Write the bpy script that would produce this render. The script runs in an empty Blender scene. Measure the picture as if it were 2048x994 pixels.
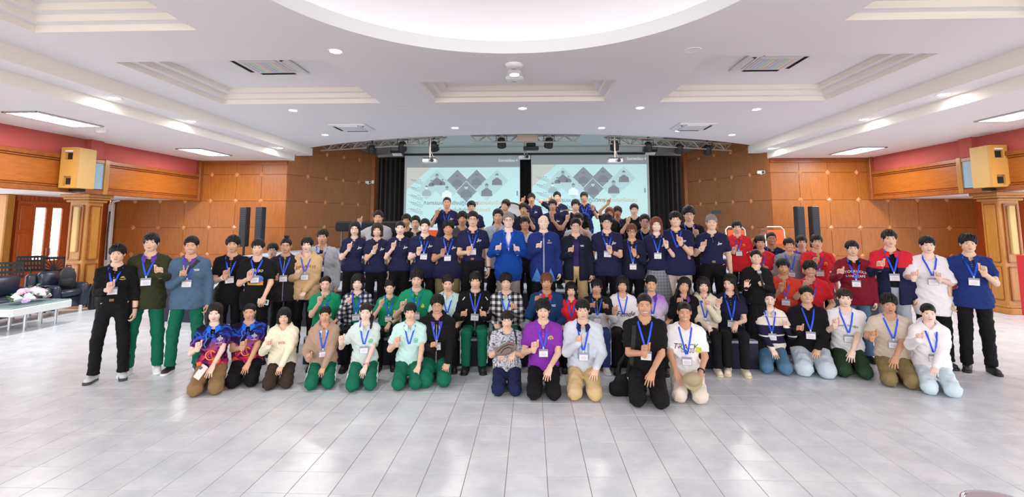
import bpy, bmesh, math, random
import numpy as np
from mathutils import Vector, Matrix
random.seed(7); np.random.seed(7)
PI = math.pi
scene = bpy.context.scene
COL = scene.collection
# ------------------------------------------------------------------ camera (photo frame 2048 x 994)
F = 1000.0; PPX, PPY = 1024.0, 342.0; EYE = 1.85
YAW = math.atan(38 / F); PITCH = math.atan(105 / F)
cd = bpy.data.cameras.new('camera'); cam = bpy.data.objects.new('camera', cd); COL.objects.link(cam)
cam.location = (0, 0, EYE); cam.rotation_euler = (PI / 2 + PITCH, 0, YAW)
cd.sensor_width = 36; cd.lens = F / 2048 * 36; cd.shift_y = -(497 - PPY) / 2048; cd.clip_end = 200
scene.camera = cam
# ------------------------------------------------------------------ world, exposure
w = bpy.data.worlds.new('world'); scene.world = w; w.use_nodes = True
bg = w.node_tree.nodes['Background']; bg.inputs[0].default_value = (0.985, 0.985, 1.0, 1); bg.inputs[1].default_value = 2.55
vs = scene.view_settings; vs.view_transform = 'Standard'; vs.look = 'None'; vs.gamma = 1; vs.exposure = 0.8
vs.use_curve_mapping = False
def area_light(name, loc, size, size_y, power, rot=(0, 0, 0), col=(1, 1, 1), shape='RECTANGLE', spread=PI):
    l = bpy.data.lights.new(name, 'AREA'); l.shape = shape; l.size = size; l.size_y = size_y; l.energy = power; l.color = col; l.spread = spread
    o = bpy.data.objects.new(name, l); COL.objects.link(o); o.location = loc; o.rotation_euler = rot; return o

# ------------------------------------------------------------------ pixel helpers: a pixel is only a direction
def ray(px, py):
    x, y, z = (px - PPX) / F, 1.0, -(py - PPY) / F
    c, s = math.cos(PITCH), math.sin(PITCH); y, z = y * c - z * s, y * s + z * c
    c, s = math.cos(YAW), math.sin(YAW); return x * c - y * s, x * s + y * c, z
def onz(px, py, Z): r = ray(px, py); t = (Z - EYE) / r[2]; return Vector((r[0] * t, r[1] * t, Z))
def ony(px, py, Y): r = ray(px, py); t = Y / r[1]; return Vector((r[0] * t, Y, EYE + r[2] * t))
def onx(px, py, X): r = ray(px, py); t = X / r[0]; return Vector((X, r[1] * t, EYE + r[2] * t))

# ------------------------------------------------------------------ materials
def lin(c):
    return tuple(((v / 255) / 12.92 if v / 255 <= 0.04045 else ((v / 255 + 0.055) / 1.055) ** 2.4) for v in c)
MATS = {}
def mat(name, col, rough=0.6, metal=0.0, spec=0.5, bump=0.0, bscale=40.0, emit=None, alpha=None, trans=0.0, sss=0.0, var=0.0, sheen=0.0):
    if name in MATS: return MATS[name]
    m = bpy.data.materials.new(name); m.use_nodes = True; nt = m.node_tree; b = nt.nodes['Principled BSDF']
    c = lin(col); b.inputs['Base Color'].default_value = (*c, 1); b.inputs['Roughness'].default_value = rough
    b.inputs['Metallic'].default_value = metal; b.inputs['Specular IOR Level'].default_value = spec
    if trans: b.inputs['Transmission Weight'].default_value = trans
    if alpha is not None: b.inputs['Alpha'].default_value = alpha
    if sheen: b.inputs['Sheen Weight'].default_value = sheen
    if sss:
        b.inputs['Subsurface Weight'].default_value = sss; b.inputs['Subsurface Radius'].default_value = (0.012, 0.005, 0.003); b.inputs['Subsurface Scale'].default_value = 1.0
    if emit: b.inputs['Emission Color'].default_value = (*lin(emit[0]), 1); b.inputs['Emission Strength'].default_value = emit[1]
    if bump or var:
        tc = nt.nodes.new('ShaderNodeTexCoord'); n = nt.nodes.new('ShaderNodeTexNoise'); n.inputs['Scale'].default_value = bscale; n.inputs['Detail'].default_value = 4
        nt.links.new(tc.outputs['Object'], n.inputs['Vector'])
        if bump:
            bp = nt.nodes.new('ShaderNodeBump'); bp.inputs['Strength'].default_value = bump; bp.inputs['Distance'].default_value = 0.02
            nt.links.new(n.outputs['Fac'], bp.inputs['Height']); nt.links.new(bp.outputs['Normal'], b.inputs['Normal'])
        if var:
            r = nt.nodes.new('ShaderNodeValToRGB'); r.color_ramp.elements[0].position = .3; r.color_ramp.elements[1].position = .7
            r.color_ramp.elements[0].color = (*[v * (1 - var) for v in c], 1); r.color_ramp.elements[1].color = (*[min(1, v * (1 + var)) for v in c], 1)
            nt.links.new(n.outputs['Fac'], r.inputs['Fac']); nt.links.new(r.outputs['Color'], b.inputs['Base Color'])
    MATS[name] = m; return m
def nodes_of(m): return m.node_tree.nodes, m.node_tree.links, m.node_tree.nodes['Principled BSDF']
def wood(name, c1, c2, rough=0.35, scale=(14, 14, 1.1), rand=0.25):
    m = mat(name, c1, rough); N, L, b = nodes_of(m)
    tc = N.new('ShaderNodeTexCoord'); mp = N.new('ShaderNodeMapping'); mp.inputs['Scale'].default_value = scale
    n = N.new('ShaderNodeTexNoise'); n.inputs['Scale'].default_value = 3; n.inputs['Detail'].default_value = 6; n.inputs['Distortion'].default_value = 0.6
    r = N.new('ShaderNodeValToRGB'); r.color_ramp.elements[0].color = (*lin(c1), 1); r.color_ramp.elements[1].color = (*lin(c2), 1)
    r.color_ramp.elements[0].position = .32; r.color_ramp.elements[1].position = .7
    oi = N.new('ShaderNodeObjectInfo'); h = N.new('ShaderNodeHueSaturation'); mr = N.new('ShaderNodeMapRange')
    mr.inputs['To Min'].default_value = 1 - rand; mr.inputs['To Max'].default_value = 1 + rand
    ad = N.new('ShaderNodeVectorMath'); ad.operation = 'ADD'; L.new(tc.outputs['Object'], mp.inputs['Vector'])
    sc = N.new('ShaderNodeVectorMath'); sc.operation = 'SCALE'; sc.inputs['Scale'].default_value = 37; cb = N.new('ShaderNodeCombineXYZ')
    for i in range(3): L.new(oi.outputs['Random'], cb.inputs[i])
    L.new(cb.outputs[0], sc.inputs[0]); L.new(mp.outputs[0], ad.inputs[0]); L.new(sc.outputs[0], ad.inputs[1]); L.new(ad.outputs[0], n.inputs['Vector'])
    L.new(n.outputs['Fac'], r.inputs['Fac']); L.new(oi.outputs['Random'], mr.inputs['Value']); L.new(mr.outputs[0], h.inputs['Value']); L.new(r.outputs[0], h.inputs['Color']); L.new(h.outputs[0], b.inputs['Base Color'])
    return m
def plain(name, c, rough=.5, **k): return mat(name, c, rough, **k)

M_white = plain('white_plaster', (238, 233, 236), .85)
M_cream = plain('cream_riser_paint', (238, 230, 222), .85)
M_red = plain('salmon_red_paint', (180, 82, 74), .8, var=.04, bscale=2)
M_panel = wood('honey_wood_panel', (150, 84, 28), (172, 102, 40), .4, rand=.07)
M_panel_dk = wood('brown_wood_panel', (140, 84, 42), (160, 100, 54), .45, rand=.06)
M_beam = wood('varnished_beam_wood', (150, 80, 24), (170, 96, 34), .3, (1.2, 1.2, 14), .05)
M_trim = wood('dark_wood_trim', (136, 70, 26), (158, 88, 36), .3, (4, 4, 4), .05)
M_col = wood('column_oak', (166, 110, 44), (186, 128, 58), .28, rand=.03)
M_doorw = wood('red_door_wood', (176, 78, 30), (196, 98, 42), .3, rand=.05)
M_stud = wood('stud_wood', (196, 126, 76), (212, 146, 96), .3, rand=.1)
M_black = plain('black_plastic', (22, 22, 24), .45)
M_dark = plain('dark_backing', (26, 24, 24), .9)
M_curtain = plain('dark_curtain', (28, 26, 25), .95, bump=.2)
M_steel = plain('brushed_steel', (190, 190, 192), .3, metal=1)
M_chrome = plain('chrome', (225, 228, 232), .08, metal=1)
M_truss = plain('aluminium_truss', (178, 168, 160), .4, metal=.6)
M_navycarpet = plain('navy_carpet', (44, 44, 62), .95, bump=.3, bscale=200)
M_tread = plain('grey_blue_tread', (166, 176, 190), .8, bump=.15, bscale=150)
M_leather = plain('navy_leather', (30, 38, 56), .33, bump=.12, bscale=60)
M_wplast = plain('white_plastic', (232, 230, 230), .4)
M_lamp = plain('lamp_lens', (255, 255, 255), .4, emit=((255, 252, 246), 9))
M_cove = plain('cove_tube', (255, 255, 255), .4, emit=((250, 253, 255), 1.7))
M_fluor = plain('fluorescent_tube', (255, 255, 255), .4, emit=((252, 254, 255), 4))

# ------------------------------------------------------------------ mesh / object helpers
def tag(o, label=None, cat=None, group=None, kind=None):
    if label: o['label'] = label
    if cat: o['category'] = cat
    if group: o['group'] = group
    if kind: o['kind'] = kind
    return o
def link(name, data, parent=None):
    o = bpy.data.objects.new(name, data); COL.objects.link(o)
    if parent: o.parent = parent
    return o
def empty(name, loc, rz=0.0, scale=1.0):
    o = link(name, None); o.location = loc; o.rotation_euler = (0, 0, rz); o.scale = (scale,) * 3; o.empty_display_size = .1; return o
def mesh_np(name, V, Fq, mats, fm=None, smooth=True):
    me = bpy.data.meshes.new(name); V = np.asarray(V, dtype=np.float32); n = len(V)
    if isinstance(Fq, np.ndarray):
        k = Fq.shape[1]; me.vertices.add(n); me.vertices.foreach_set('co', V.ravel())
        me.loops.add(Fq.size); me.loops.foreach_set('vertex_index', Fq.ravel().astype(np.int32))
        me.polygons.add(len(Fq)); me.polygons.foreach_set('loop_start', np.arange(0, Fq.size, k, dtype=np.int32))
        me.update(calc_edges=True)
    else:
        me.from_pydata(V.tolist(), [], Fq)
    if fm is not None: me.polygons.foreach_set('material_index', np.asarray(fm, dtype=np.int32))
    if smooth: me.polygons.foreach_set('use_smooth', np.ones(len(me.polygons), dtype=bool))
    for m in (mats if isinstance(mats, (list, tuple)) else [mats]): me.materials.append(m)
    me.validate(); return me
class MB:
    def __init__(s): s.v = []; s.f = []
    def add(s, vs, fs):
        o = len(s.v); s.v += [tuple(v) for v in vs]; s.f += [tuple(i + o for i in f) for f in fs]; return s
    def box(s, c, size, R=None, taper=1.0):
        hx, hy, hz = size[0] / 2, size[1] / 2, size[2] / 2
        vs = [Vector((x * hx * (taper if z > 0 else 1), y * hy * (taper if z > 0 else 1), z * hz)) for z in (-1, 1) for y in (-1, 1) for x in (-1, 1)]
        if R is not None: vs = [R @ v for v in vs]
        c = Vector(c); return s.add([v + c for v in vs], [(0, 2, 3, 1), (4, 5, 7, 6), (0, 1, 5, 4), (2, 6, 7, 3), (0, 4, 6, 2), (1, 3, 7, 5)])
    def rbox(s, c, size, r=.01, R=None):
        "box with chamfered edges"
        hx, hy, hz = [a / 2 for a in size]; r = min(r, hx * .9, hy * .9, hz * .9); V = []; idx = {}
        for i, sx in enumerate((-1, 1)):
            for j, sy in enumerate((-1, 1)):
                for k, sz in enumerate((-1, 1)):
                    for a in range(3):
                        p = [sx * (hx - (r if a != 0 else 0)), sy * (hy - (r if a != 1 else 0)), sz * (hz - (r if a != 2 else 0))]
                        idx[i, j, k, a] = len(V); V.append(Vector(p))
        fs = []
        g = lambda i, j, k, a: idx[i, j, k, a]
        for i in (0, 1):
            q = [g(i, 0, 0, 0), g(i, 1, 0, 0), g(i, 1, 1, 0), g(i, 0, 1, 0)]; fs.append(q if i else q[::-1])
            q = [g(0, i, 0, 1), g(0, i, 1, 1), g(1, i, 1, 1), g(1, i, 0, 1)]; fs.append(q if i else q[::-1])
            q = [g(0, 0, i, 2), g(1, 0, i, 2), g(1, 1, i, 2), g(0, 1, i, 2)]; fs.append(q if i else q[::-1])
        for a in (0, 1):
            for b in (0, 1):
                fs.append([g(0, a, b, 1), g(1, a, b, 1), g(1, a, b, 2), g(0, a, b, 2)])
                fs.append([g(a, 0, b, 0), g(a, 1, b, 0), g(a, 1, b, 2), g(a, 0, b, 2)])
                fs.append([g(a, b, 0, 0), g(a, b, 1, 0), g(a, b, 1, 1), g(a, b, 0, 1)])
                for c_ in (0, 1): fs.append([g(a, b, c_, 0), g(a, b, c_, 1), g(a, b, c_, 2)])
        if R is not None: V = [R @ v for v in V]
        c = Vector(c); return s.add([v + c for v in V], fs)
    def tube(s, path, r, seg=8, caps=True):
        path = [Vector(p) for p in path]; n = len(path); rs = r if isinstance(r, (list, tuple)) else [r] * n; vs = []; fs = []
        up = None
        for i, p in enumerate(path):
            t = (path[min(i + 1, n - 1)] - path[max(i - 1, 0)]).normalized()
            if up is None: up = Vector((0, 0, 1)) if abs(t.z) < .9 else Vector((1, 0, 0))
            a = t.cross(up).normalized(); b = a.cross(t).normalized(); up = b
            for k in range(seg):
                an = 2 * PI * k / seg; vs.append(p + (a * math.cos(an) + b * math.sin(an)) * rs[i])
        for i in range(n - 1):
            for k in range(seg):
                k2 = (k + 1) % seg; fs.append((i * seg + k, i * seg + k2, (i + 1) * seg + k2, (i + 1) * seg + k))
        if caps: fs.append(tuple(range(seg))[::-1]); fs.append(tuple((n - 1) * seg + k for k in range(seg)))
        return s.add(vs, fs)
    def cyl(s, a, b, r, seg=16, r2=None): return s.tube([a, b], [r, r if r2 is None else r2], seg)
    def lathe(s, c, prof, seg=24, closed=False):
        vs = []; fs = []; c = Vector(c); n = len(prof)
        for (r, z) in prof:
            for k in range(seg): an = 2 * PI * k / seg; vs.append(c + Vector((r * math.cos(an), r * math.sin(an), z)))
        for i in range(n - 1):
            for k in range(seg):
                k2 = (k + 1) % seg; fs.append((i * seg + k, i * seg + k2, (i + 1) * seg + k2, (i + 1) * seg + k))
        if prof[0][0] > 0: fs.append(tuple(range(seg))[::-1])
        if prof[-1][0] > 0: fs.append(tuple((n - 1) * seg + k for k in range(seg)))
        return s.add(vs, fs)
    def prism(s, pts, z0, z1):
        n = len(pts); vs = [(p[0], p[1], z0) for p in pts] + [(p[0], p[1], z1) for p in pts]
        return s.add(vs, [tuple(range(n))[::-1], tuple(range(n, 2 * n))] + [(i, (i + 1) % n, n + (i + 1) % n, n + i) for i in range(n)])
    def ball(s, c, r, seg=10, rings=6, sc=(1, 1, 1)):
        vs = [(c[0], c[1], c[2] - r * sc[2])]; fs = []
        for i in range(1, rings):
            ph = -PI / 2 + PI * i / rings
            for k in range(seg): an = 2 * PI * k / seg; vs.append((c[0] + r * sc[0] * math.cos(ph) * math.cos(an), c[1] + r * sc[1] * math.cos(ph) * math.sin(an), c[2] + r * sc[2] * math.sin(ph)))
        vs.append((c[0], c[1], c[2] + r * sc[2])); L = len(vs) - 1
        for k in range(seg):
            k2 = (k + 1) % seg; fs.append((0, 1 + k2, 1 + k)); fs.append((L, 1 + (rings - 2) * seg + k, 1 + (rings - 2) * seg + k2))
            for i in range(rings - 2): fs.append((1 + i * seg + k, 1 + i * seg + k2, 1 + (i + 1) * seg + k2, 1 + (i + 1) * seg + k))
        return s.add(vs, fs)
    def mesh(s, name, m, smooth=False):
        me = bpy.data.meshes.new(name); me.from_pydata(s.v, [], s.f)
        bm = bmesh.new(); bm.from_mesh(me); bmesh.ops.recalc_face_normals(bm, faces=bm.faces); bm.to_mesh(me); bm.free()
        if smooth:
            me.polygons.foreach_set('use_smooth', np.ones(len(me.polygons), dtype=bool))
            if hasattr(me, 'set_sharp_from_angle'): me.set_sharp_from_angle(angle=math.radians(50))
        for k in (m if isinstance(m, (list, tuple)) else [m]): me.materials.append(k)
        return me
    def build(s, name, m, parent=None, smooth=False): return link(name, s.mesh(name, m, smooth), parent)
def struct(name, o, label=None): o['kind'] = 'structure'; return o
def inst(name, me, parent, loc=(0, 0, 0), rot=(0, 0, 0), sc=None):
    o = link(name, me, parent); o.location = loc; o.rotation_euler = rot
    if sc: o.scale = sc
    return o
def copy_tree(o, parent=None):
    c = o.copy(); COL.objects.link(c); c.parent = parent
    for ch in list(o.children): copy_tree(ch, c)
    return c
def text_mesh(txt, size, m, extrude=0.0, name='lettering', align='CENTER', shear=0.0):
    cu = bpy.data.curves.new('t', 'FONT'); cu.body = txt; cu.size = size; cu.align_x = align; cu.align_y = 'CENTER'; cu.extrude = extrude; cu.resolution_u = 2; cu.shear = shear
    o = bpy.data.objects.new('t', cu); COL.objects.link(o); dg = bpy.context.evaluated_depsgraph_get()
    me = bpy.data.meshes.new_from_object(o.evaluated_get(dg)); me.name = name; bpy.data.objects.remove(o); bpy.data.curves.remove(cu)
    me.materials.clear(); me.materials.append(m); return me
# ================================================================== THE SETTING
XC = -0.12; YB = 14.43; XW = 9.65; XO = 12.5; Y0 = -4.0
# ---- floor: 30 cm tiles with recessed grout
def tile_mat():
    m = mat('glazed_floor_tile', (222, 228, 236), .26, spec=.5); N, L, b = nodes_of(m)
    g = N.new('ShaderNodeNewGeometry'); n = N.new('ShaderNodeTexNoise'); n.inputs['Scale'].default_value = 3.2; n.inputs['Detail'].default_value = 7; n.inputs['Roughness'].default_value = .65
    r = N.new('ShaderNodeValToRGB'); r.color_ramp.elements[0].color = (*lin((206, 212, 219)), 1); r.color_ramp.elements[1].color = (*lin((228, 231, 235)), 1)
    r.color_ramp.elements[0].position = .35; r.color_ramp.elements[1].position = .65
    oi = N.new('ShaderNodeObjectInfo'); mr = N.new('ShaderNodeMapRange'); mr.inputs['To Min'].default_value = .97; mr.inputs['To Max'].default_value = 1.03
    h = N.new('ShaderNodeHueSaturation'); L.new(g.outputs['Position'], n.inputs['Vector']); L.new(n.outputs['Fac'], r.inputs['Fac'])
    L.new(oi.outputs['Random'], mr.inputs['Value']); L.new(mr.outputs[0], h.inputs['Value']); L.new(r.outputs[0], h.inputs['Color']); L.new(h.outputs[0], b.inputs['Base Color'])
    return m
M_tile = tile_mat(); M_grout = plain('tan_grout', (158, 130, 110), .9)
floor = MB().box((0, 5.5, -.054), (2 * XO + 2, 24, .1)).build('floor', M_grout); struct('floor', floor)
TS = .30; tx0 = .11; ty0 = onz(1100, 952.5, 0).y
h = TS / 2 - .0022; c = .0015
tm = MB().add([(-h, -h, -.004), (h, -h, -.004), (h, h, -.004), (-h, h, -.004), (-h, -h, -c), (h, -h, -c), (h, h, -c), (-h, h, -c), (-h + c, -h + c, 0), (h - c, -h + c, 0), (h - c, h - c, 0), (-h + c, h - c, 0)],
   [(8, 9, 10, 11)] + [(i, (i + 1) % 4, 4 + (i + 1) % 4, 4 + i) for i in range(4)] + [(4 + i, 4 + (i + 1) % 4, 8 + (i + 1) % 4, 8 + i) for i in range(4)])
tile_me = tm.mesh('tile', M_tile)
cells = []
for i in range(-42, 42):
    for j in range(-14, 38):
        x, y = tx0 + (i + .5) * TS, ty0 + (j + .5) * TS
        if abs(x) > XO or y > YB or y < 0: continue
        u = (x * math.cos(YAW) + y * math.sin(YAW)); d = y * math.cos(YAW) - x * math.sin(YAW)
        vis = d > 3.35 and abs(u / d) < 1.06
        cells.append((0 if vis else 1, d, x, y))
cells.sort(); rest_v = []; rest_f = []
for n, (hid, d, x, y) in enumerate(cells):
    if n < 300: inst('tile', tile_me, floor, (x, y, 0))
    else:
        o = len(rest_v); rest_v += [(a + x, b + y, e) for a, b, e in tm.v]; rest_f += [tuple(q + o for q in f) for f in tm.f]
me = bpy.data.meshes.new('floor_tiles'); me.from_pydata(rest_v, [], rest_f); me.materials.append(M_tile)
tag(link('floor_tiles', me, floor), kind='stuff')

# ---- ceiling: main slab (z 4.10) with round dome opening, stepped coffers and a curved front edge
ZC = 4.10; arcR = 10.3 * .94; ARC_Y = 12.48
def arc_y(x): return ARC_Y + 11.2 - math.sqrt(11.2 ** 2 - (x - XC) ** 2)
MX = 6.45
outer = [(XC - MX, Y0), (XC + MX, Y0)] + [(XC + MX - 2 * MX * k / 32, arc_y(XC + MX - 2 * MX * k / 32)) for k in range(33)]
DC = (-.21, 3.88); DR = 2.57
coffers = [(-5.82, -2.82, 6.6, 9.1), (-1.78, 1.36, 7.75, 9.1), (2.4, 5.42, 6.66, 9.22), (-5.86, -3.9, 2.6, 5.5), (3.5, 5.46, 2.6, 5.5)]
holes = [[(DC[0] + DR * math.cos(2 * PI * k / 72), DC[1] + DR * math.sin(2 * PI * k / 72)) for k in range(72)]]
holes += [[(a, p), (b, p), (b, q), (a, q)] for a, b, p, q in coffers]
def filled(name, loops, z, m, flip=True):
    cu = bpy.data.curves.new(name, 'CURVE'); cu.dimensions = '2D'; cu.fill_mode = 'BOTH'
    for lp in loops:
        s = cu.splines.new('POLY'); s.points.add(len(lp) - 1); s.use_cyclic_u = True
        for p, q in zip(s.points, lp): p.co = (q[0], q[1], 0, 1)
    o = bpy.data.objects.new(name, cu); COL.objects.link(o); dg = bpy.context.evaluated_depsgraph_get()
    me = bpy.data.meshes.new_from_object(o.evaluated_get(dg)); bpy.data.objects.remove(o); bpy.data.curves.remove(cu)
    bm = bmesh.new(); bm.from_mesh(me); bmesh.ops.remove_doubles(bm, verts=bm.verts, dist=1e-4)
    for v in bm.verts: v.co.z = z
    for f in bm.faces:
        if (f.normal.z > 0) == flip: f.normal_flip()
    bm.to_mesh(me); bm.free(); me.materials.clear(); me.materials.append(m); return link(name, me)
ceiling = filled('ceiling', [outer] + holes, ZC, M_white); struct('ceiling', ceiling)
for a, b, p, q in coffers:
    mw = MB(); mc = MB(); st = .082; ins = .12
    def ring(i): e = i * ins; return [(a + e, p + e), (b - e, p + e), (b - e, q - e), (a + e, q - e)]
    for i in range(3):
        r0, r1 = ring(i), ring(i + 1); z0, z1 = ZC + i * st, ZC + (i + 1) * st
        for k in range(4):
            k2 = (k + 1) % 4
            mc.add([(*r0[k], z0), (*r0[k2], z0), (*r0[k2], z1), (*r0[k], z1)], [(0, 1, 2, 3)])
            mw.add([(*r0[k], z1), (*r0[k2], z1), (*r1[k2], z1), (*r1[k], z1)], [(0, 1, 2, 3)])
    r1 = ring(3); mw.add([(*x, ZC + 3 * st) for x in r1], [(0, 1, 2, 3)])
    cf = mw.build('coffer', M_white, ceiling); mc.build('coffer_riser', M_cream, cf)
# dome: vertical lip, hidden ledge, shallow vault
lip = MB().lathe((*DC, 0), [(DR, ZC), (DR, ZC + .17), (DR + .06, ZC + .17), (DR + .06, ZC + .12), (DR + .75, ZC + .12)], 72)
lip.f = [f for f in lip.f if len(f) == 4]; lip.build('dome_lip', plain('dome_lip_paint', (240, 242, 244), .8), ceiling, True)
vt = MB().lathe((*DC, 0), [(DR + .75, ZC + .12), (DR + .75, ZC + .3), (DR + .55, ZC + .62), (DR - .1, ZC + .9), (1.6, ZC + 1.08), (.8, ZC + 1.16), (.05, ZC + 1.18)], 72)
vt.f = [f for f in vt.f if len(f) == 4]; vt.build('dome_vault', M_white, ceiling, True)
cove = MB()
pts = [(DC[0] + (DR + .42) * math.cos(2 * PI * k / 96), DC[1] + (DR + .42) * math.sin(2 * PI * k / 96), ZC + .2) for k in range(97)]
cove.tube(pts, .035, 8, False)
tag(cove.build('cove_light', M_cove, None, True), 'ring of hidden white cove lighting glowing inside the round ceiling dome', 'light')
# front edge fascia and stage ceiling behind it
fa = MB()
for k in range(32):
    x0 = XC - MX - .5 + (2 * MX + 1) * k / 32; x1 = XC - MX - .5 + (2 * MX + 1) * (k + 1) / 32
    fa.add([(x0, arc_y(max(min(x0, XC + MX), XC - MX)), ZC), (x1, arc_y(max(min(x1, XC + MX), XC - MX)), ZC), (x1, arc_y(max(min(x1, XC + MX), XC - MX)), 4.68), (x0, arc_y(max(min(x0, XC + MX), XC - MX)), 4.68)], [(0, 1, 2, 3)])
fa.build('ceiling_edge', M_white, ceiling)
M_teal = plain('stage_ceiling_paint', (214, 224, 224), .85)
so = MB().box((XC, 15.5, 4.7), (14.8, 7, .06)).build('trim_1', M_teal); struct('trim_1', so)
MB().box((XC, 18.42, 4.52), (9.3, .12, .3)).build('header', M_teal, so)
MB().box((XC, 18.35, 4.42), (9.3, .05, .05)).build('screen_housing', M_dark, so)
# stepped soffits to the side aisles
for sd, nm in ((-1, 'trim_2'), (1, 'trim_3')):
    m = MB(); yy = (Y0, YB)
    x0, x1, x2 = XC + sd * MX, XC + sd * 6.88, XC + sd * XW
    L2 = YB
    m.add([(x0, Y0, ZC), (x0, L2 + .25, ZC), (x0, L2 + .25, 3.88), (x0, Y0, 3.88)], [(0, 1, 2, 3)])
    m.add([(x0, L2 + .25, ZC), (x0 + sd * .6, L2 + .25, ZC), (x0 + sd * .6, L2 + .25, 3.88), (x0, L2 + .25, 3.88)], [(0, 1, 2, 3)])
    m.add([(x1, Y0, 3.88), (x1, L2 + .02, 3.88), (x1, L2 + .02, 3.7), (x1, Y0, 3.7)], [(0, 1, 2, 3)])
    o = m.build(nm, M_cream); struct(nm, o)
    MB().add([(x0, Y0, 3.88), (x0, L2 + .25, 3.88), (x1, L2 + .25, 3.88), (x1, Y0, 3.88), (x1, Y0, 3.7), (x1, L2, 3.7), (x2 + sd * .3, L2, 3.7), (x2 + sd * .3, Y0, 3.7)], [(0, 1, 2, 3), (4, 5, 6, 7)]).build('aisle_ceiling', M_white, o)

# ---- timber panelled walls
def panel_mesh(wd, ht, m, t=.03, ch=.004):
    b = MB().rbox((0, 0, 0), (wd, t, ht), ch); return b.mesh('wall_panel', m)
stud_me = MB().add([(-.075, 0, 0), (0, 0, -.075), (.075, 0, 0), (0, 0, .075), (0, -.035, 0), (-.075, .02, 0), (0, .02, -.075), (.075, .02, 0), (0, .02, .075)],
   [(0, 1, 4), (1, 2, 4), (2, 3, 4), (3, 0, 4), (0, 5, 6, 1), (1, 6, 7, 2), (2, 7, 8, 3), (3, 8, 5, 0)]).mesh('diamond_stud', M_stud)
def panel_wall(name, A, B, zs, pw, m, studs_from=0, back=M_panel_dk, ztop=None):
    A = Vector((A[0], A[1], 0)); B = Vector((B[0], B[1], 0)); L = (B - A).length; ang = math.atan2(B.y - A.y, B.x - A.x)
    root = MB().box((0, .06, (zs[0] + zs[-1]) / 2), (L, .08, zs[-1] - zs[0])).build(name, back); struct(name, root)
    root.location = (A + B) / 2; root.rotation_euler = (0, 0, ang)
    n = max(1, round(L / pw)); pw = L / n; gap = .006
    for j in range(len(zs) - 1):
        hh = zs[j + 1] - zs[j]; pm = panel_mesh(pw - gap, hh - gap, m)
        for i in range(n):
            inst('wall_panel', pm, root, (-L / 2 + (i + .5) * pw, 0, (zs[j] + zs[j + 1]) / 2))
            if 0 < j and i > 0: inst('diamond_stud', stud_me, root, (-L / 2 + i * pw, -.018, zs[j]))
    return root
ZS = [.18, .95, 1.73, 2.51, 3.29, 3.7]
wl = panel_wall('wall_back_left', (-12.5, YB), (-7.18, YB), ZS, .752, M_panel)
wr = panel_wall('wall_back_right', (6.8, YB), (12.4, YB), ZS, .76, M_panel)
ZS2 = [1.0, 1.73, 2.51, 3.29, 4.07, 4.68]
bl = panel_wall('wall_stage_left', (-7.18, YB), (-5.72, 17.86), ZS2, .74, M_panel_dk)
br = panel_wall('wall_stage_right', (5.48, 17.86), (6.8, YB), ZS2, .74, M_panel_dk)
for r, L in ((wl, 5.32), (wr, 5.6)):
    MB().box((0, -.03, 3.64), (L, .06, .12)).build('top_moulding', M_trim, r)
    MB().box((0, -.03, .09), (L, .06, .18)).build('skirting', M_trim, r)
for x, y, nm in ((-5.7, 17.9, 'trim_4'), (5.46, 17.9, 'trim_5')):
    struct(nm, MB().rbox((x, y, 2.8), (.14, .3, 3.7), .015).build(nm, M_trim))
# stage backdrop: dark wall, pleated curtains
struct('wall_stage_back', MB().box((XC, 18.9, 2.8), (12.2, .1, 3.9)).build('wall_stage_back', M_dark))
def curtain(x0, x1, y, z0, z1, label):
    v = []; f = []; n = max(8, int((x1 - x0) * 26))
    for k in range(n + 1):
        x = x0 + (x1 - x0) * k / n; yy = y + .05 * math.sin(k * PI / 2.2) + .015 * math.sin(k * 1.7)
        v += [(x, yy, z0), (x, yy, z1), (x, yy + .015, z0), (x, yy + .015, z1)]
    for k in range(n):
        a = 4 * k; f += [(a, a + 4, a + 5, a + 1), (a + 2, a + 3, a + 7, a + 6), (a + 1, a + 5, a + 7, a + 3)]
    me = bpy.data.meshes.new('stage_curtain'); me.from_pydata(v, [], f); me.materials.append(M_curtain); me.polygons.foreach_set('use_smooth', [True] * len(f))
    tag(link('stage_curtain', me), label, 'curtain', 'stage curtains')
curtain(-5.75, -4.45, 18.62, 1.06, 4.3, 'dark pleated stage curtain left of the left projection screen')
curtain(4.2, 5.5, 18.62, 1.06, 4.3, 'dark pleated stage curtain right of the right projection screen')
curtain(-.5, .12, 18.7, 1.06, 4.4, 'narrow strip of dark curtain between the two projection screens')
for sx0, sx1, nm in ((-5.8, -4.72, 'trim_6'), (4.4, 5.55, 'trim_7')):
    struct(nm, MB().box(((sx0 + sx1) / 2, 16.6, 4.5), (sx1 - sx0, 4, .3)).build(nm, plain('wing_ceiling_shade', (120, 116, 116), .9)))  # added grey boxes; their colour stands for shade on the unlit wing ceiling
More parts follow.
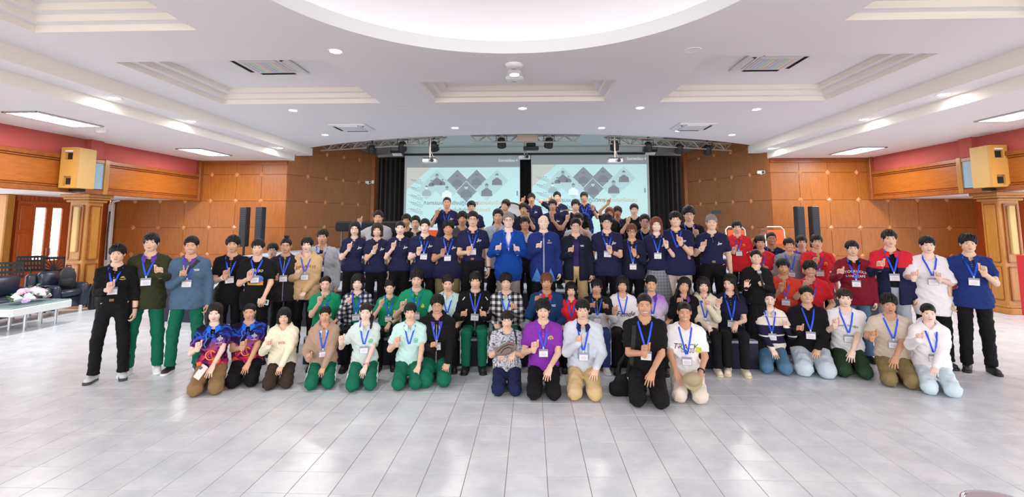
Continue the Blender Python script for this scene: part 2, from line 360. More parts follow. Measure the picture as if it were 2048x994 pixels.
# ---- stage tiers (navy carpeted risers, grey-blue treads)
def tier(name, y0, sag, z, x0, x1, yb, label, nose=.03, zb=0):
    pts = [(x0 + (x1 - x0) * k / 24, y0 + sag * (((x0 + (x1 - x0) * k / 24) - XC) / 7.0) ** 2) for k in range(25)] + ([(x1, yb), (x0, yb)] if yb < 15 else [(x1, 14.35), (5.36, 17.75), (5.36, 18.84), (-5.6, 18.84), (-5.6, 17.75), (x0, 14.35)])
    o = MB().prism(pts, zb, z - nose).build(name, M_navycarpet)
    MB().prism([(p[0], p[1] + .015) for p in pts[:25]] + pts[25:], z - nose, z).build('tread', M_tread, o)
    tag(o, label, 'stage step', 'stage tiers'); return o
A_Z = .35; A_Y = 6.72; L1_Y, L1_Z = 8.95, .66; L2_Y, L2_Z = 10.25, .86; L3_Y, L3_Z = 11.55, 1.06
ap_ = [(-3.02, A_Y), (2.9, A_Y), (2.9, 7.45), (3.85, 7.45), (3.85, L1_Y), (-3.02, L1_Y)]
st_ = MB().prism(ap_, 0, A_Z - .03).build('stage_step', M_navycarpet); MB().prism(ap_, A_Z - .03, A_Z).build('tread', M_tread, st_)
tag(st_, 'lowest navy carpeted step in front of the stage that the seated row sits on', 'stage step', 'stage tiers')
tier('stage_step', L1_Y, .55, L1_Z, -7.26, 6.7, 13.9, 'tall first navy carpeted stage tier behind the lowest step')
tier('stage_step', L2_Y, .65, L2_Z, -7.2, 6.68, 14.0, 'second navy carpeted stage tier with a grey blue tread', zb=L1_Z)
tier('stage', L3_Y, .6, L3_Z, -7.1, 6.7, 18.6, 'raised stage floor at the top of the navy steps', zb=L2_Z)
# ---- aisle beams, red frieze, columns, outer bays, doors
def aisle(sd):
    side = 'left' if sd < 0 else 'right'; X = XC + sd * XW
    wall = MB().box((X + sd * .2, (Y0 + YB) / 2, 3.5), (.3, YB - Y0, .5)).build('wall_frieze_' + side, M_red); struct('w', wall)
    MB().box((X + sd * .04, onx(190, 280, X).y if sd < 0 else onx(1936, 272, X).y, 3.49), (.24, .32, .42)).build('pilaster', M_red, wall)
    beam = MB().box((X + sd * .25, (Y0 + YB) / 2, 2.9), (.46, YB - Y0, .74)).build('trim_' + ('8' if sd < 0 else '9'), M_beam); struct('b', beam)
    py0, py1 = (onx(186, 350, X).y, onx(204, 350, X).y) if sd < 0 else (onx(1945, 340, X).y, onx(1928, 340, X).y)
    segs = [(Y0, 3.0), (3.0, 6.8), (6.8, py0 - .45), (py1 + .12, YB - .12)]
    for a, b in segs: MB().rbox((X + sd * .02, (a + b) / 2, 2.9), (.04, b - a - .1, .5), .01).build('beam_panel', M_beam, beam)
    for z, hh, dx in ((3.24, .09, .05), (3.17, .03, .03), (2.62, .03, .03), (2.55, .1, .05)):
        MB().rbox((X + sd * .0, (Y0 + YB) / 2, z), (dx * 2, YB - Y0, hh), .008).build('moulding', M_trim, beam)
    MB().rbox((X - sd * .01, YB - .1, 3.1), (.1, .14, 1.2), .01).build('end_post', M_trim, beam)
    MB().rbox((X - sd * .01, py1 + .06, 2.9), (.11, .12, .8), .01).build('end_post', M_col, beam)
    MB().rbox((X - sd * .01, py0 - .4, 2.9), (.11, .12, .8), .01).build('end_post', M_col, beam)
    MB().box((X - sd * .01, (py0 + py1) / 2, 2.93), (.05, py1 - py0 + .3, .62)).build('blue_grey_pane', plain('blue_grey_glass', (150, 176, 190), .2), beam)
    # column
    cx = -10.13 if sd < 0 else 9.98; cy = (11.06 if sd < 0 else 11.06); W = .42
    col = MB().rbox((cx, cy, 1.25), (W, W, 2.5), .02).build('column', M_col); tag(col, f'square panelled oak column under the {side} aisle beam', 'column', 'oak aisle columns')
    for z, hh, e in ((2.47, .07, .26), (2.41, .05, .18), (2.35, .05, .1), (.06, .12, .1), (.15, .06, .06)):
        MB().rbox((cx, cy, z), (W + e, W + e, hh), .012).build('moulding', M_col, col)
    for dx, dy, rz in ((0, -1, 0), (-sd, 0, PI / 2)):
        for z0, z1 in ((.28, .95), (1.05, 2.25)):
            R = Matrix.Rotation(rz, 3, 'Z'); base = Vector((cx + dx * W / 2, cy + dy * W / 2, (z0 + z1) / 2))
            pn = MB().rbox(base, (W - .16, .03, z1 - z0), .012, R).build('column_panel', M_col, col)
            fm = MB(); hw, hh = (W - .16) / 2, (z1 - z0) / 2
            for q in (-1, 1):
                fm.box(base + R @ Vector((q * hw, -.012, 0)) * 1 + Vector((0, 0, 0)), (.03, .04, z1 - z0), R); fm.box(base + Vector((0, 0, q * hh)) + R @ Vector((0, -.012, 0)), (W - .16, .04, .03), R)
            fm.build('panel_frame', M_trim, col)
    lx = cx - sd * .05 + (.0 if sd < 0 else 0)
    MB().rbox((cx - .02 * sd - sd * .0, cy - W / 2 - .05, 1.72), (.12, .07, 1.0), .012).build('column_speaker', plain('cream_column_speaker', (206, 172, 112), .5), col)
    # outer bay: ceiling, side wall, door
    oc = MB().box((X + sd * 1.7, (Y0 + YB) / 2, 2.57), (2.6, YB - Y0, .06)).build('ceiling_' + side + '_bay', M_white); struct('c', oc)
    xo = sd * XO - (0 if sd < 0 else .2)
    d0, d1 = 11.69, 13.02
    ow = MB()
    ow.box((xo + sd * .06, (d1 + YB) / 2, 1.27), (.1, YB - d1, 2.54)); ow.box((xo + sd * .06, 11.5, 1.27), (.1, .36, 2.54)); ow.box((xo + sd * .06, (d0 + d1) / 2, 2.47), (.1, d1 - d0, .14))
    ow = ow.build('wall_outer_' + side, M_doorw); struct('w', ow)
    for k in range(12): MB().box((xo - sd * .0, d0 + .055 + k * .11, 2.47), (.02, .1, .13)).build('plank', M_doorw, ow)
    MB().rbox((xo - sd * .1, 11.35, 1.27), (.3, .2, 2.53), .02).build('wall_post', M_col, ow)
    dr = MB()
    for y in (d0 + .03, d1 - .03): dr.box((xo, y, 1.2), (.12, .06, 2.4))
    dr.box((xo, (d0 + d1) / 2, 2.365), (.112, d1 - d0 - .12, .07))
    dr = dr.build('door_' + ('1' if sd < 0 else '2'), M_doorw); struct('d', dr)
    leafs = [(11.72, 12.1, False), (12.1, 12.55, True), (12.55, 12.99, True)]
    for y0, y1, glass in leafs:
        lf = MB()
        if glass:
            for y in (y0 + .04, y1 - .045): lf.box((xo, y, 1.17), (.05, .08, 2.34))
            lf.box((xo, (y0 + y1) / 2, .46), (.044, y1 - y0 - .16, .88)); lf.box((xo, (y0 + y1) / 2, 2.29), (.044, y1 - y0 - .16, .08))
            l = lf.build('door_leaf', M_doorw, dr)
            MB().box((xo, (y0 + y1) / 2, 1.58), (.008, y1 - y0 - .15, 1.36)).build('glass_pane', mat('clear_glass', (255, 255, 255), .02, trans=1.0), l)
            MB().tube([(xo - sd * .03, y1 - .05 if y1 < 12.7 else y0 + .05, 1.02), (xo - sd * .07, y1 - .05 if y1 < 12.7 else y0 + .05, 1.04), (xo - sd * .07, y1 - .05 if y1 < 12.7 else y0 + .05, 1.22)], .012).build('door_handle', M_steel, l)
        else:
            lf.box((xo, (y0 + y1) / 2, 1.17), (.05, y1 - y0 - .02, 2.34)); l = lf.build('door_leaf', M_doorw, dr)
            for z in (.55, 1.3, 2.0): MB().rbox((xo - sd * .03, (y0 + y1) / 2, z), (.03, y1 - y0 - .14, .6), .01).build('door_panel', M_doorw, l)
aisle(-1); aisle(1)
# rails and pale ground outside the glazed doors
for sd in (-1, 1):
    rl = MB()
    for z in (.5, .75, 1.0): rl.cyl((sd * 14.2, 9, z), (sd * 14.2, 15, z), .03, 8)
    for k in range(7): rl.box((sd * 14.2, 9 + k, .5), (.08, .08, 1.1))
    tag(rl.build('balcony_rail', plain('pale_rail', (214, 214, 212), .6)), f'pale railing outside the glazed doors on the {"left" if sd < 0 else "right"}', 'railing')
struct('g', MB().box((0, 5, -.2), (60, 40, .1)).build('ground', plain('pale_ground', (205, 205, 200), .9)))
# pipe cover in the back left corner
pp = ony(222, 398, 14.25)
pc = MB().rbox((pp.x, 14.3, 1.45), (.13, .1, 1.95), .01).build('pipe_cover', M_wplast)
tag(pc, 'white vertical pipe cover in the back left corner', 'pipe')
MB().tube([(pp.x, 14.3, 2.4), (pp.x + .05, 14.3, 2.5), (pp.x + .2, 14.3, 2.53), (pp.x + .3, 14.3, 2.68)], .04, 8).build('elbow_pipe', M_wplast, pc, True)
MB().tube([(pp.x + .02, 14.22, 2.2), (pp.x + .0, 14.22, 1.6), (pp.x + .02, 14.22, .8)], .02, 6).build('cable', M_black, pc, True)
# real lamps of the hall are area lights just under their lenses (built with the fixtures below)
# ================================================================== FIXTURES AND FURNITURE
# ---- downlights
dl_trim = MB().lathe((0, 0, 0), [(.075, .0), (.105, -.006), (.11, 0), (.11, .01)], 20); dl_trim.f = [f for f in dl_trim.f if len(f) == 4]
dl_trim = dl_trim.mesh('trim_ring', M_wplast, True)
dl_lens = MB().lathe((0, 0, 0), [(.076, -.001), (.076, .006)], 20).mesh('lens', M_lamp)
dl_off = MB().lathe((0, 0, 0), [(.076, .004), (.076, .012)], 20).mesh('lens', plain('unlit_lens', (190, 186, 186), .25, metal=.3))
def downlight(p, label, on=True, power=20):
    r = empty('downlight', p); tag(r, label, 'light', 'recessed ceiling downlights')
    inst('trim_ring', dl_trim, r); inst('lens', dl_lens if on else dl_off, r)
    if on:
        a = area_light('downlight_lamp', (0, 0, -.02), .14, .14, power, shape='DISK', col=(1, .97, .92)); a.parent = r
DL = [(671, 103, 4.1, 1, 'bright downlight left of the dome edge, beside the left cassette'), (1386, 100, 4.1, 0, 'unlit downlight right of the dome edge'),
 (586, 221, 4.1, 1, 'downlight in front of the left coffer'), (1045, 217, 4.1, 1, 'downlight in front of the centre coffer'), (1280, 216, 4.1, 1, 'downlight between centre and right coffers'), (1513, 219, 4.1, 1, 'downlight in front of the right coffer'),
 (650, 270, 4.1, 1, 'leftmost downlight along the curved ceiling edge'), (711, 263, 4.1, 1, 'downlight just below the small left cassette'), (910, 256, 4.1, 1, 'downlight above the left screen'), (1203, 256, 4.1, 1, 'downlight above the right screen'), (1357, 262, 4.1, 1, 'downlight just below the small right cassette'), (1464, 270, 4.1, 1, 'rightmost downlight along the curved ceiling edge'), (809, 218, 4.1, 0, 'unlit downlight between the left and centre coffers'),
 (200, 197, 3.88, 1, 'front downlight in the left stepped soffit'), (368, 243, 3.88, 1, 'middle downlight in the left stepped soffit'), (549, 296, 3.88, 1, 'rear downlight in the left stepped soffit'),
 (1916, 189, 3.88, 1, 'front downlight in the right stepped soffit'), (1741, 239, 3.88, 1, 'middle downlight in the right stepped soffit'), (1555, 297, 3.88, 1, 'rear downlight in the right stepped soffit')]
for px, py, z, on, lb in DL:
    p = onz(px, py, z)
    if z < 4: p.x = XC + math.copysign(6.66, p.x)
    downlight(p, lb, on, 20 if z > 4 else 3.5)
# ---- ceiling cassettes
slot_mat = plain('dark_slot', (24, 22, 22), .8)
def cassette(p, s, label, grid=False):
    r = empty('air_conditioner_cassette', p); tag(r, label, 'air conditioner', 'ceiling cassette air conditioners')
    MB().rbox((0, 0, -.02), (s, s, .04), .015).build('panel', M_wplast, r)
    g = MB().rbox((0, 0, -.045), (s * .62, s * .62, .02), .008).build('intake_grille', plain('cassette_grille', (224, 222, 226), .5), r)
    if grid:
        cols = [(222, 200, 210), (196, 206, 226), (200, 222, 206), (232, 220, 196)]
        for k in range(9): MB().box((-s * .26 + k * s * .065, 0, -.0575), (s * .04, s * .5, .005)).build('grille_slat', plain(f'slat_tint_{k % 4}', cols[k % 4], .5), g)
    for a in range(4):
        R = Matrix.Rotation(a * PI / 2, 3, 'Z')
        MB().box(R @ Vector((0, s * .4, -.041)), (s * .6, s * .07, .006), R).build('air_slot', slot_mat, r)
        MB().box(R @ Vector((0, s * .425, -.05)), (s * .58, s * .05, .008), R @ Matrix.Rotation(.5, 3, 'X')).build('louvre', M_wplast, r)
ZI = ZC + 3 * .082
p = onz(533, 128, ZI); cassette(p, .95, 'large ceiling cassette with tinted grille inside the left coffer', True)
p = onz(1543, 121, ZI); cassette(p, .95, 'large ceiling cassette with tinted grille inside the right coffer', True)
p = onz(705, 254, ZC); cassette(p, .84, 'smaller ceiling cassette near the stage edge on the left')
p = onz(1386, 252, ZC); cassette(p, .84, 'smaller ceiling cassette near the stage edge on the right')
# ---- smoke detectors / ceiling speakers
def puck(px, py, z, r, label, cat='detector'):
    p = onz(px, py, z); o = MB().lathe(p, [(r * .6, -.055), (r * .9, -.04), (r, -.015), (r, 0)], 20).build('ceiling_sensor', M_wplast, None, True); tag(o, label, cat)
    MB().lathe(p, [(r * .3, -.065), (r * .35, -.054)], 12).build('sensor_tip', plain('sensor_grey', (196, 192, 190), .5), o)
puck(1028, 129, ZC, .13, 'white round wireless box on the ceiling nearest the dome edge', 'access point')
puck(1029, 155, ZC, .14, 'white round ceiling speaker in front of the centre coffer', 'speaker')
puck(204, 261, 3.7, .1, 'small white smoke detector above the left loudspeaker')
p = onz(1029, 143, ZC)
sp = MB().lathe(p, [(.09, -.05), (.11, -.03), (.1, 0)], 20).build('spot_lamp', M_wplast, None, True); tag(sp, 'small lit spot lamp between the two round ceiling boxes', 'light')
MB().lathe(p, [(.07, -.054), (.07, -.049)], 16).build('lens', M_lamp, sp)
# ---- fluorescent troffers in the aisles
def troffer(c, sx, sy, label, louvre=True):
    r = empty('ceiling_troffer', c); tag(r, label, 'light', 'aisle troffer lights')
    f = MB()
    for q in (-1, 1): f.box((q * sx / 2, 0, -.01), (.04, sy + .04, .03)); f.box((0, q * sy / 2, -.01), (sx, .04, .03))
    f.build('frame', M_steel, r); MB().box((0, 0, -.004), (sx, sy, .006)).build('light_panel', M_fluor, r)
    if louvre:
        lv = MB()
        for k in range(1, 8): lv.box((0, -sy / 2 + sy * k / 8, -.012), (sx, .014, .02))
        for k in range(1, 4): lv.box((-sx / 2 + sx * k / 4, 0, -.012), (.014, sy, .02))
        lv.build('louvre_grid', M_wplast, r)
    area_light('troffer_lamp', (0, 0, -.03), sx * .9, sy * .9, 45, col=(.97, .99, 1)).parent = r
troffer((-8.45, 8.45, 3.7), .6, 1.25, 'long louvred troffer light in the left aisle ceiling nearest the camera')
troffer((-8.45, 12.55, 3.7), .62, 1.25, 'troffer light in the left aisle ceiling near the back wall', False)
troffer((8.35, 8.6, 3.7), .6, 1.25, 'long louvred troffer light in the right aisle ceiling nearest the camera')
troffer((8.3, 12.95, 3.7), .62, 1.25, 'troffer light in the right aisle ceiling near the back wall', False)
# ---- wall-mounted loudspeakers on the columns
M_pa = plain('tan_speaker_paint', (206, 164, 96), .45); M_pa2 = plain('tan_speaker_front', (200, 146, 72), .45)
def pa(sd):
    e = [onx(187, 340, -9.36), onx(157, 340, -9.36)] if sd < 0 else [onx(1943, 340, 9.2), onx(1981, 340, 9.2)]; cx = -9.36 - .17 if sd < 0 else 9.2 + .17; cy = (e[0].y + e[1].y) / 2
    r = empty('wall_loudspeaker', (cx, cy, 2.58), 0.12 * sd * 0); tag(r, f'tan two-horn loudspeaker box mounted on the {"left" if sd < 0 else "right"} aisle beam', 'loudspeaker', 'tan wall loudspeakers')
    b = MB(); w2, dp, hh = .34, .46, .84
    b.box((0, .02, hh / 2), (w2, dp - .06, hh)); b.build('cabinet', M_pa, r)
    fr = MB()
    fr.box((0, -dp / 2 + .02, .02), (w2, .06, .04)); fr.box((0, -dp / 2 + .02, .80), (w2, .06, .08))
    fr.box((0, -dp / 2 + .02, .41), (w2, .06, .34))
    for q in (-1, 1):
        for z, h2 in ((.14, .2), (.67, .18)): fr.box((q * w2 * .37, -dp / 2 + .02, z), (w2 * .26, .06, h2))
    fr.build('baffle', M_pa2, r)
    for z in (.14, .66):
        MB().box((.02, -dp / 2 + .045, z), (w2 * .5, .02, .13)).build('horn_throat', M_dark, r)
    MB().box((0, -dp / 2 - .012, .76), (.16, .012, .03)).build('name_strip', M_wplast, r)
    MB().box((sd * .14, .1, -.03), (.34, .16, .06)).build('bracket', M_black, r)
pa(-1); pa(1)
# ---- tall line-array column speakers on the stage wings
for i, (x, lb) in enumerate(((-7.88, 'outer tall black column speaker on the left stage wing'), (-7.44, 'inner tall black column speaker on the left stage wing'), (7.08, 'inner tall black column speaker on the right stage wing'), (7.46, 'outer tall black column speaker on the right stage wing'))):
    r = empty('column_speaker', (x, 13.55, 0)); tag(r, lb, 'speaker', 'tall black column speakers')
    MB().rbox((0, 0, 1.76), (.19, .22, 1.08), .015).build('cabinet', plain('speaker_black', (30, 32, 38), .5), r)
    g = MB()
    for k in range(18): g.box((0, -.112, 1.28 + k * .056), (.16, .008, .034))
    g.build('grille', plain('speaker_grille', (40, 44, 54), .6), r)
    MB().cyl((0, .02, 0), (0, .02, 1.22), .03, 10).build('pole', M_black, r); MB().rbox((0, 0, .02), (.3, .36, .04), .01).build('base_plate', M_black, r)
# ---- trusses along the ceiling edge with stage lights
def truss(A, B, n, hgt, label, dep=.22):
    A, B = Vector(A), Vector(B); r = empty('lighting_truss', A.lerp(B, .5)); tag(r, label, 'truss', 'aluminium lighting trusses')
    inv = Matrix.Translation(-A.lerp(B, .5)); d = (B - A).normalized(); back = Vector((-d.y, d.x, 0)).normalized() * dep
    if back.y < 0: back = -back
    ch = [(A, B), (A + Vector((0, 0, hgt)), B + Vector((0, 0, hgt))), (A + back + Vector((0, 0, hgt)), B + back + Vector((0, 0, hgt)))]
    for a, b in ch: MB().cyl(inv @ a, inv @ b, .02, 8).build('chord', M_truss, r, True)
    for k in range(n):
        a = A.lerp(B, k / n); m = A.lerp(B, (k + .5) / n); b = A.lerp(B, (k + 1) / n); up = Vector((0, 0, hgt))
        for p, q in ((a + up, m), (m, b + up), (a + up + back, m), (m, b + up + back)): MB().cyl(inv @ p, inv @ q, .012, 6).build('brace', M_truss, r, True)
        MB().cyl(inv @ (a + up), inv @ (a + up + back), .012, 6).build('brace', M_truss, r, True)
    for t in (.12, .88): q = A.lerp(B, t) + back + Vector((0, 0, hgt)); MB().cyl(inv @ q, inv @ Vector((q.x, q.y, 4.67)), .01, 6).build('hanger_rod', M_truss, r)
TL = (ony(642, 301, 14.75), ony(885, 287, 13.25)); TC = (ony(940, 284, 13.0), ony(1162, 284, 13.0)); TR = (ony(1217, 287, 13.25), ony(1463, 301, 14.85))
truss(*TL, 9, .2, 'triangular aluminium lighting truss along the ceiling edge above the left stage wall')
truss(*TC, 7, .2, 'short aluminium lighting truss above the gap between the screens')
truss(*TR, 9, .2, 'triangular aluminium lighting truss along the ceiling edge above the right stage wall')
def stage_light(p, label, rz=0):
    r = empty('stage_light', p, rz); tag(r, label, 'stage light', 'black par can stage lights')
    b = MB().lathe((0, 0, 0), [(.05, .1), (.09, .07), (.115, 0), (.12, -.1), (.12, -.16)], 14)
    R = Matrix.Rotation(.6, 3, 'X'); b.v = [tuple(R @ Vector(v)) for v in b.v]; b.build('can', M_black, r, True)
    MB().tube([(-.14, 0, -.02), (-.14, 0, .16), (.14, 0, .16), (.14, 0, -.02)], .012, 6).build('yoke', M_black, r); MB().cyl((0, 0, .16), (0, 0, .24), .02, 8).build('clamp', M_black, r)
for k, (px, py, y, lb) in enumerate(((744, 297, 14.0, 'black stage light at the outer left truss'), (805, 290, 13.7, 'black stage light in the middle of the left truss'), (868, 290, 13.3, 'black stage light at the inner end of the left truss'), (1003, 283, 13.05, 'black stage light on the left half of the centre truss'), (1098, 283, 13.05, 'black stage light on the right half of the centre truss'), (1229, 288, 13.3, 'black stage light at the inner end of the right truss'), (1296, 291, 13.7, 'second black stage light along the right truss'), (1358, 295, 14.1, 'third black stage light along the right truss'), (1415, 297, 14.5, 'outermost black stage light on the right truss'))):
    stage_light(ony(px, py, y + .06), lb, .2 * math.sin(k * 2))
def flood(px, py, y, label):
    p = ony(px, py, y); r = empty('flood_light', p); tag(r, label, 'flood light', 'rectangular flood lights')
    MB().rbox((0, 0, 0), (.34, .2, .07), .01, Matrix.Rotation(-.35, 3, 'X')).build('housing', M_black, r); MB().box((0, -.02, -.05), (.28, .15, .01), Matrix.Rotation(-.35, 3, 'X')).build('lamp_glass', plain('flood_glass', (200, 200, 200), .2), r)
    MB().tube([(-.2, 0, 0), (-.2, 0, .2), (.2, 0, .2), (.2, 0, 0)], .012, 6).build('bracket', M_black, r); MB().cyl((0, 0, .2), (0, 0, 4.67 - p.z), .012, 6).build('hanger_rod', M_truss, r)
flood(795, 306, 14.2, 'grey rectangular flood light hanging beside the left screen'); flood(1300, 304, 14.2, 'dark rectangular flood light hanging beside the right screen')
fb = ony(1062, 297, 13.6); r = empty('moving_head_light', fb); tag(r, 'black moving head light hanging between the screens', 'stage light')
MB().rbox((0, 0, 0), (.42, .22, .1), .02).build('base', M_black, r); MB().rbox((0, 0, .1), (.26, .2, .12), .03).build('head', M_black, r); MB().cyl((0, 0, .15), (0, 0, 4.67 - fb.z), .015, 6).build('hanger_rod', M_truss, r)
bp = ony(1055, 276, 12.94); tag(MB().rbox(bp, (.55, .14, .2), .02).build('truss_box', plain('beige_box', (176, 160, 148), .7)), 'beige cloth-wrapped box on the centre truss', 'box')
# ---- projectors
def projector(px, py, y, label, w=.36):
    p = ony(px, py, y); r = empty('projector', p); tag(r, label, 'projector', 'ceiling projectors')
    MB().rbox((0, 0, 0), (w, .28, .1), .02).build('body', M_wplast, r); MB().rbox((0, 0, .06), (w * .9, .26, .03), .01).build('top_cover', plain('dark_cover', (60, 58, 60), .5), r)
    b = MB().cyl((w * .22, -.14, 0), (w * .22, -.17, 0), .045, 14); b.build('lens', M_black, r, True)
    v = MB()
    for k in range(4): v.box((w * .05, -.142, -.03 + k * .018), (w * .18, .006, .008))
    v.build('vent', M_black, r)
    MB().cyl((0, 0, .06), (0, 0, 4.67 - p.z), .022, 8).build('mount_pole', M_truss, r); MB().tube([(.1, .05, .06), (0, 0, .3)], .012, 6).build('mount_strut', M_truss, r)
projector(860, 322, 13.0, 'white projector hanging in front of the left screen'); projector(1230, 322, 13.0, 'white projector hanging in front of the right screen'); projector(1049, 315, 15.0, 'white projector hanging between the two screens')
gv = ony(893, 283, 15.2); tag(MB().box((gv.x, 15.4, 4.655), (.7, .35, .02)).build('ceiling_vent', plain('vent_grey', (120, 130, 134), .6)), 'grey slotted ceiling vent above the left screen', 'vent')
# ---- projection screens
M_scr = plain('projection_screen', (170, 176, 180), .7, emit=((178, 186, 190), .10)); M_img = plain('projected_image', (180, 210, 212), .7, emit=((200, 240, 242), .30))
def img_shade(n, c, e=.5): return plain('projected_' + n, tuple(int(v * .9) for v in c), .7, emit=(c, e * .42))
P_g1 = img_shade('grey', (158, 171, 179), .45); P_g2 = img_shade('dark_grey', (144, 152, 160), .48); P_md = img_shade('mid', (172, 196, 204), .6); P_lt = img_shade('pale', (190, 222, 228), .68); P_cr = img_shade('cream', (214, 220, 212), .62); P_wh = img_shade('white', (226, 246, 246), .85); P_tx = img_shade('text_grey', (96, 112, 124), .3); P_or = img_shade('text_orange', (216, 186, 150), .5)
def flatpoly(b, pts, y): b.add([(p[0], y, p[1]) for p in pts], [tuple(range(len(pts)))])
def screen(x0, x1, top, itop, ix0, ix1, label):
    y = 18.3; r = empty('projection_screen', ((x0 + x1) / 2, y, 1.2)); tag(r, label, 'screen', 'projection screens'); inv = Vector(((x0 + x1) / 2, y, 1.2))
    def put(b, nm, m, parent=r): b.v = [tuple(Vector(v) - inv) for v in b.v]; return b.build(nm, m, parent)
    put(MB().box(((x0 + x1) / 2, y, (top + 1.2) / 2), (x1 - x0, .02, top - 1.2)), 'screen_fabric', M_scr)
    put(MB().box(((x0 + x1) / 2, y, top + .03), (x1 - x0 + .1, .1, .07)), 'roller_case', M_black); put(MB().box(((x0 + x1) / 2, y, 1.18), (x1 - x0, .04, .05)), 'bottom_bar', M_black)
    W = ix1 - ix0; Hh = 2.55; zt = itop
    im = put(MB().box(((ix0 + ix1) / 2, y - .012, itop - Hh / 2), (W, .004, Hh)), 'projected_picture', M_img)
    U = lambda u, v: (ix0 + u * W, itop - v * W)            # u right, v down, both in image widths
    def add(polys, nm, m, k):
        if nm == 'sheet_music':
            b = MB()
            for pl in polys: flatpoly(b, [U(*q) for q in pl], y - .016 - .002 * k)
            tag(put(b, nm, m, im), kind='stuff'); return
        for i_, pl in enumerate(polys): b = MB(); flatpoly(b, [U(*q) for q in pl], y - .016 - .002 * k - .0002 * i_); put(b, nm, m, im)
    def circ(u, v, a, b_, n=14): return [(u + a * math.cos(2 * PI * i / n), v + b_ * math.sin(2 * PI * i / n)) for i in range(n)]
    D = lambda u, v, s: [(u - s, v), (u, v + s), (u + s, v), (u, v - s)]
    add([[(0, 0), (.22, 0), (.1, .1), (0, .2)]], 'picture_corner', P_cr, 0)
    lines = []
    for sy in (.1, .17, .24, .3, .36):
        for q in range(3): lines.append([(0.02 + .02 * q, sy + .012 * q), (.15, sy + .03 + .012 * q), (.15, sy + .0325 + .012 * q), (.02 + .02 * q, sy + .0025 + .012 * q)])
        for q in range(5): lines.append(circ(.05 + q * .018, sy + .005 + .004 * (q % 3), .005, .004, 6))
    add(lines, 'sheet_music', P_g2, 0)
    s = .1; uu = [.27, .45, .62, .8]; dn = [.36, .53, .71]
    add([D(uu[0], .12, s), D(uu[3], .12, s), D(.18, .2, .085), D(.71, .2, s), D(.36, .21, s * .95)], 'picture_diamond', P_lt, 1)
    add([D(uu[1], .12, s), D(uu[2], .12, s), D(.53, .205, s)], 'picture_diamond', P_g1, 1)
    def person(u, v, k, body, face):
        add([[(u - .05 * k, v + .075 * k), (u - .046 * k, v + .03 * k), (u - .02 * k, v + .012 * k), (u - .008 * k, v), (u + .008 * k, v), (u + .02 * k, v + .012 * k), (u + .046 * k, v + .03 * k), (u + .05 * k, v + .075 * k)]], 'picture_figure', body, 2)
        add([circ(u, v - .016 * k, .0155 * k, .021 * k)], 'picture_face', face, 3); add([[(u + .0165 * k * math.cos(PI * i / 10), v - .020 * k - .019 * k * math.sin(PI * i / 10)) for i in range(11)]], 'picture_hair', P_g2, 4)
    for a_ in ((.27, .09, .9, P_g2, P_md), (.22, .13, .5, P_g2, P_md), (.32, .12, .5, P_g2, P_md), (.18, .19, .8, P_md, P_wh), (.36, .2, .9, P_wh, P_md), (.45, .10, .9, P_g2, P_g1), (.53, .19, 1.0, P_g2, P_lt), (.62, .09, .9, P_g2, P_g1), (.71, .18, 1.0, P_g2, P_md), (.80, .09, .9, P_g2, P_lt)): person(*a_)
    add([[(.45, .2), (.53, .12), (.62, .205), (.617, .208), (.53, .124), (.453, .203)]], 'picture_line', P_wh, 3)
    add([[(.972, .21), (.985, .21), (.985, .25), (.972, .25)]], 'picture_slider', P_g1, 2)
    def tx(t, u, v, size, m, al='CENTER'):
        me = text_mesh(t, size, m, align=al); o = link('lettering', me, im); q = U(u, v); o.location = Vector((q[0], y - .022, q[1])) - inv; o.rotation_euler = (PI / 2, 0, 0)
    tx('กิจกรรมอบรมเชิงปฏิบัติการ', .155, .315, .185, P_tx, 'LEFT'); tx('วงดุริยางค์เครื่องลม', .56, .315, .185, P_or, 'LEFT')
    tx('โรงเรียนในสังกัด', .30, .375, .16, P_tx, 'LEFT'); tx('วิชาดนตรี', .6, .375, .16, P_or, 'LEFT')
    me = text_mesh('วันภาคเรียน 4', .13, P_wh); o = link('lettering', me, r); o.location = Vector((x1 - .45, y - .022, (top + itop) / 2 + .02)) - inv; o.rotation_euler = (PI / 2, 0, 0)
a, b, c_, d = ony(810, 309, 18.3), ony(1040, 309, 18.3), ony(1062, 308, 18.3), ony(1297, 308, 18.3)
screen(a.x, b.x, 4.36, ony(900, 335, 18.3).z, ony(814, 335, 18.3).x, ony(1039.5, 335, 18.3).x, 'left projection screen with music diamonds and Thai heading')
screen(c_.x, d.x, 4.36, ony(1150, 329, 18.3).z, ony(1064, 329, 18.3).x, ony(1293, 329, 18.3).x, 'right projection screen with music diamonds and Thai heading')
# ---- cctv brackets and wall vent on the stage walls
def camera_box(p, rz, label):
    r = empty('wall_camera', p, rz); tag(r, label, 'camera', 'small wall cameras')
    MB().rbox((0, -.06, 0), (.2, .1, .09), .01).build('body', M_wplast, r); MB().cyl((.05, -.11, .0), (.05, -.13, 0), .035, 12).build('lens', M_black, r); MB().box((0, 0, -.05), (.06, .12, .03)).build('bracket', M_wplast, r); MB().rbox((.16, -.04, .02), (.08, .07, .12), .008).build('sensor', M_wplast, r)
camera_box(ony(736, 365, 17.6), .4, 'small white camera bracket at the inner edge of the left stage wall'); camera_box(ony(1522, 345, 14.7), -.4, 'small white camera bracket on the right stage wall')
vp = ony(1433, 424, 16.2); tag(MB().rbox(vp - Vector((.05, .12, 0)), (.36, .05, .1), .005, Matrix.Rotation(-1.15, 3, 'Z')).build('wall_vent', plain('vent_dark', (70, 84, 84), .5)), 'dark slot vent in the right stage wall', 'vent')
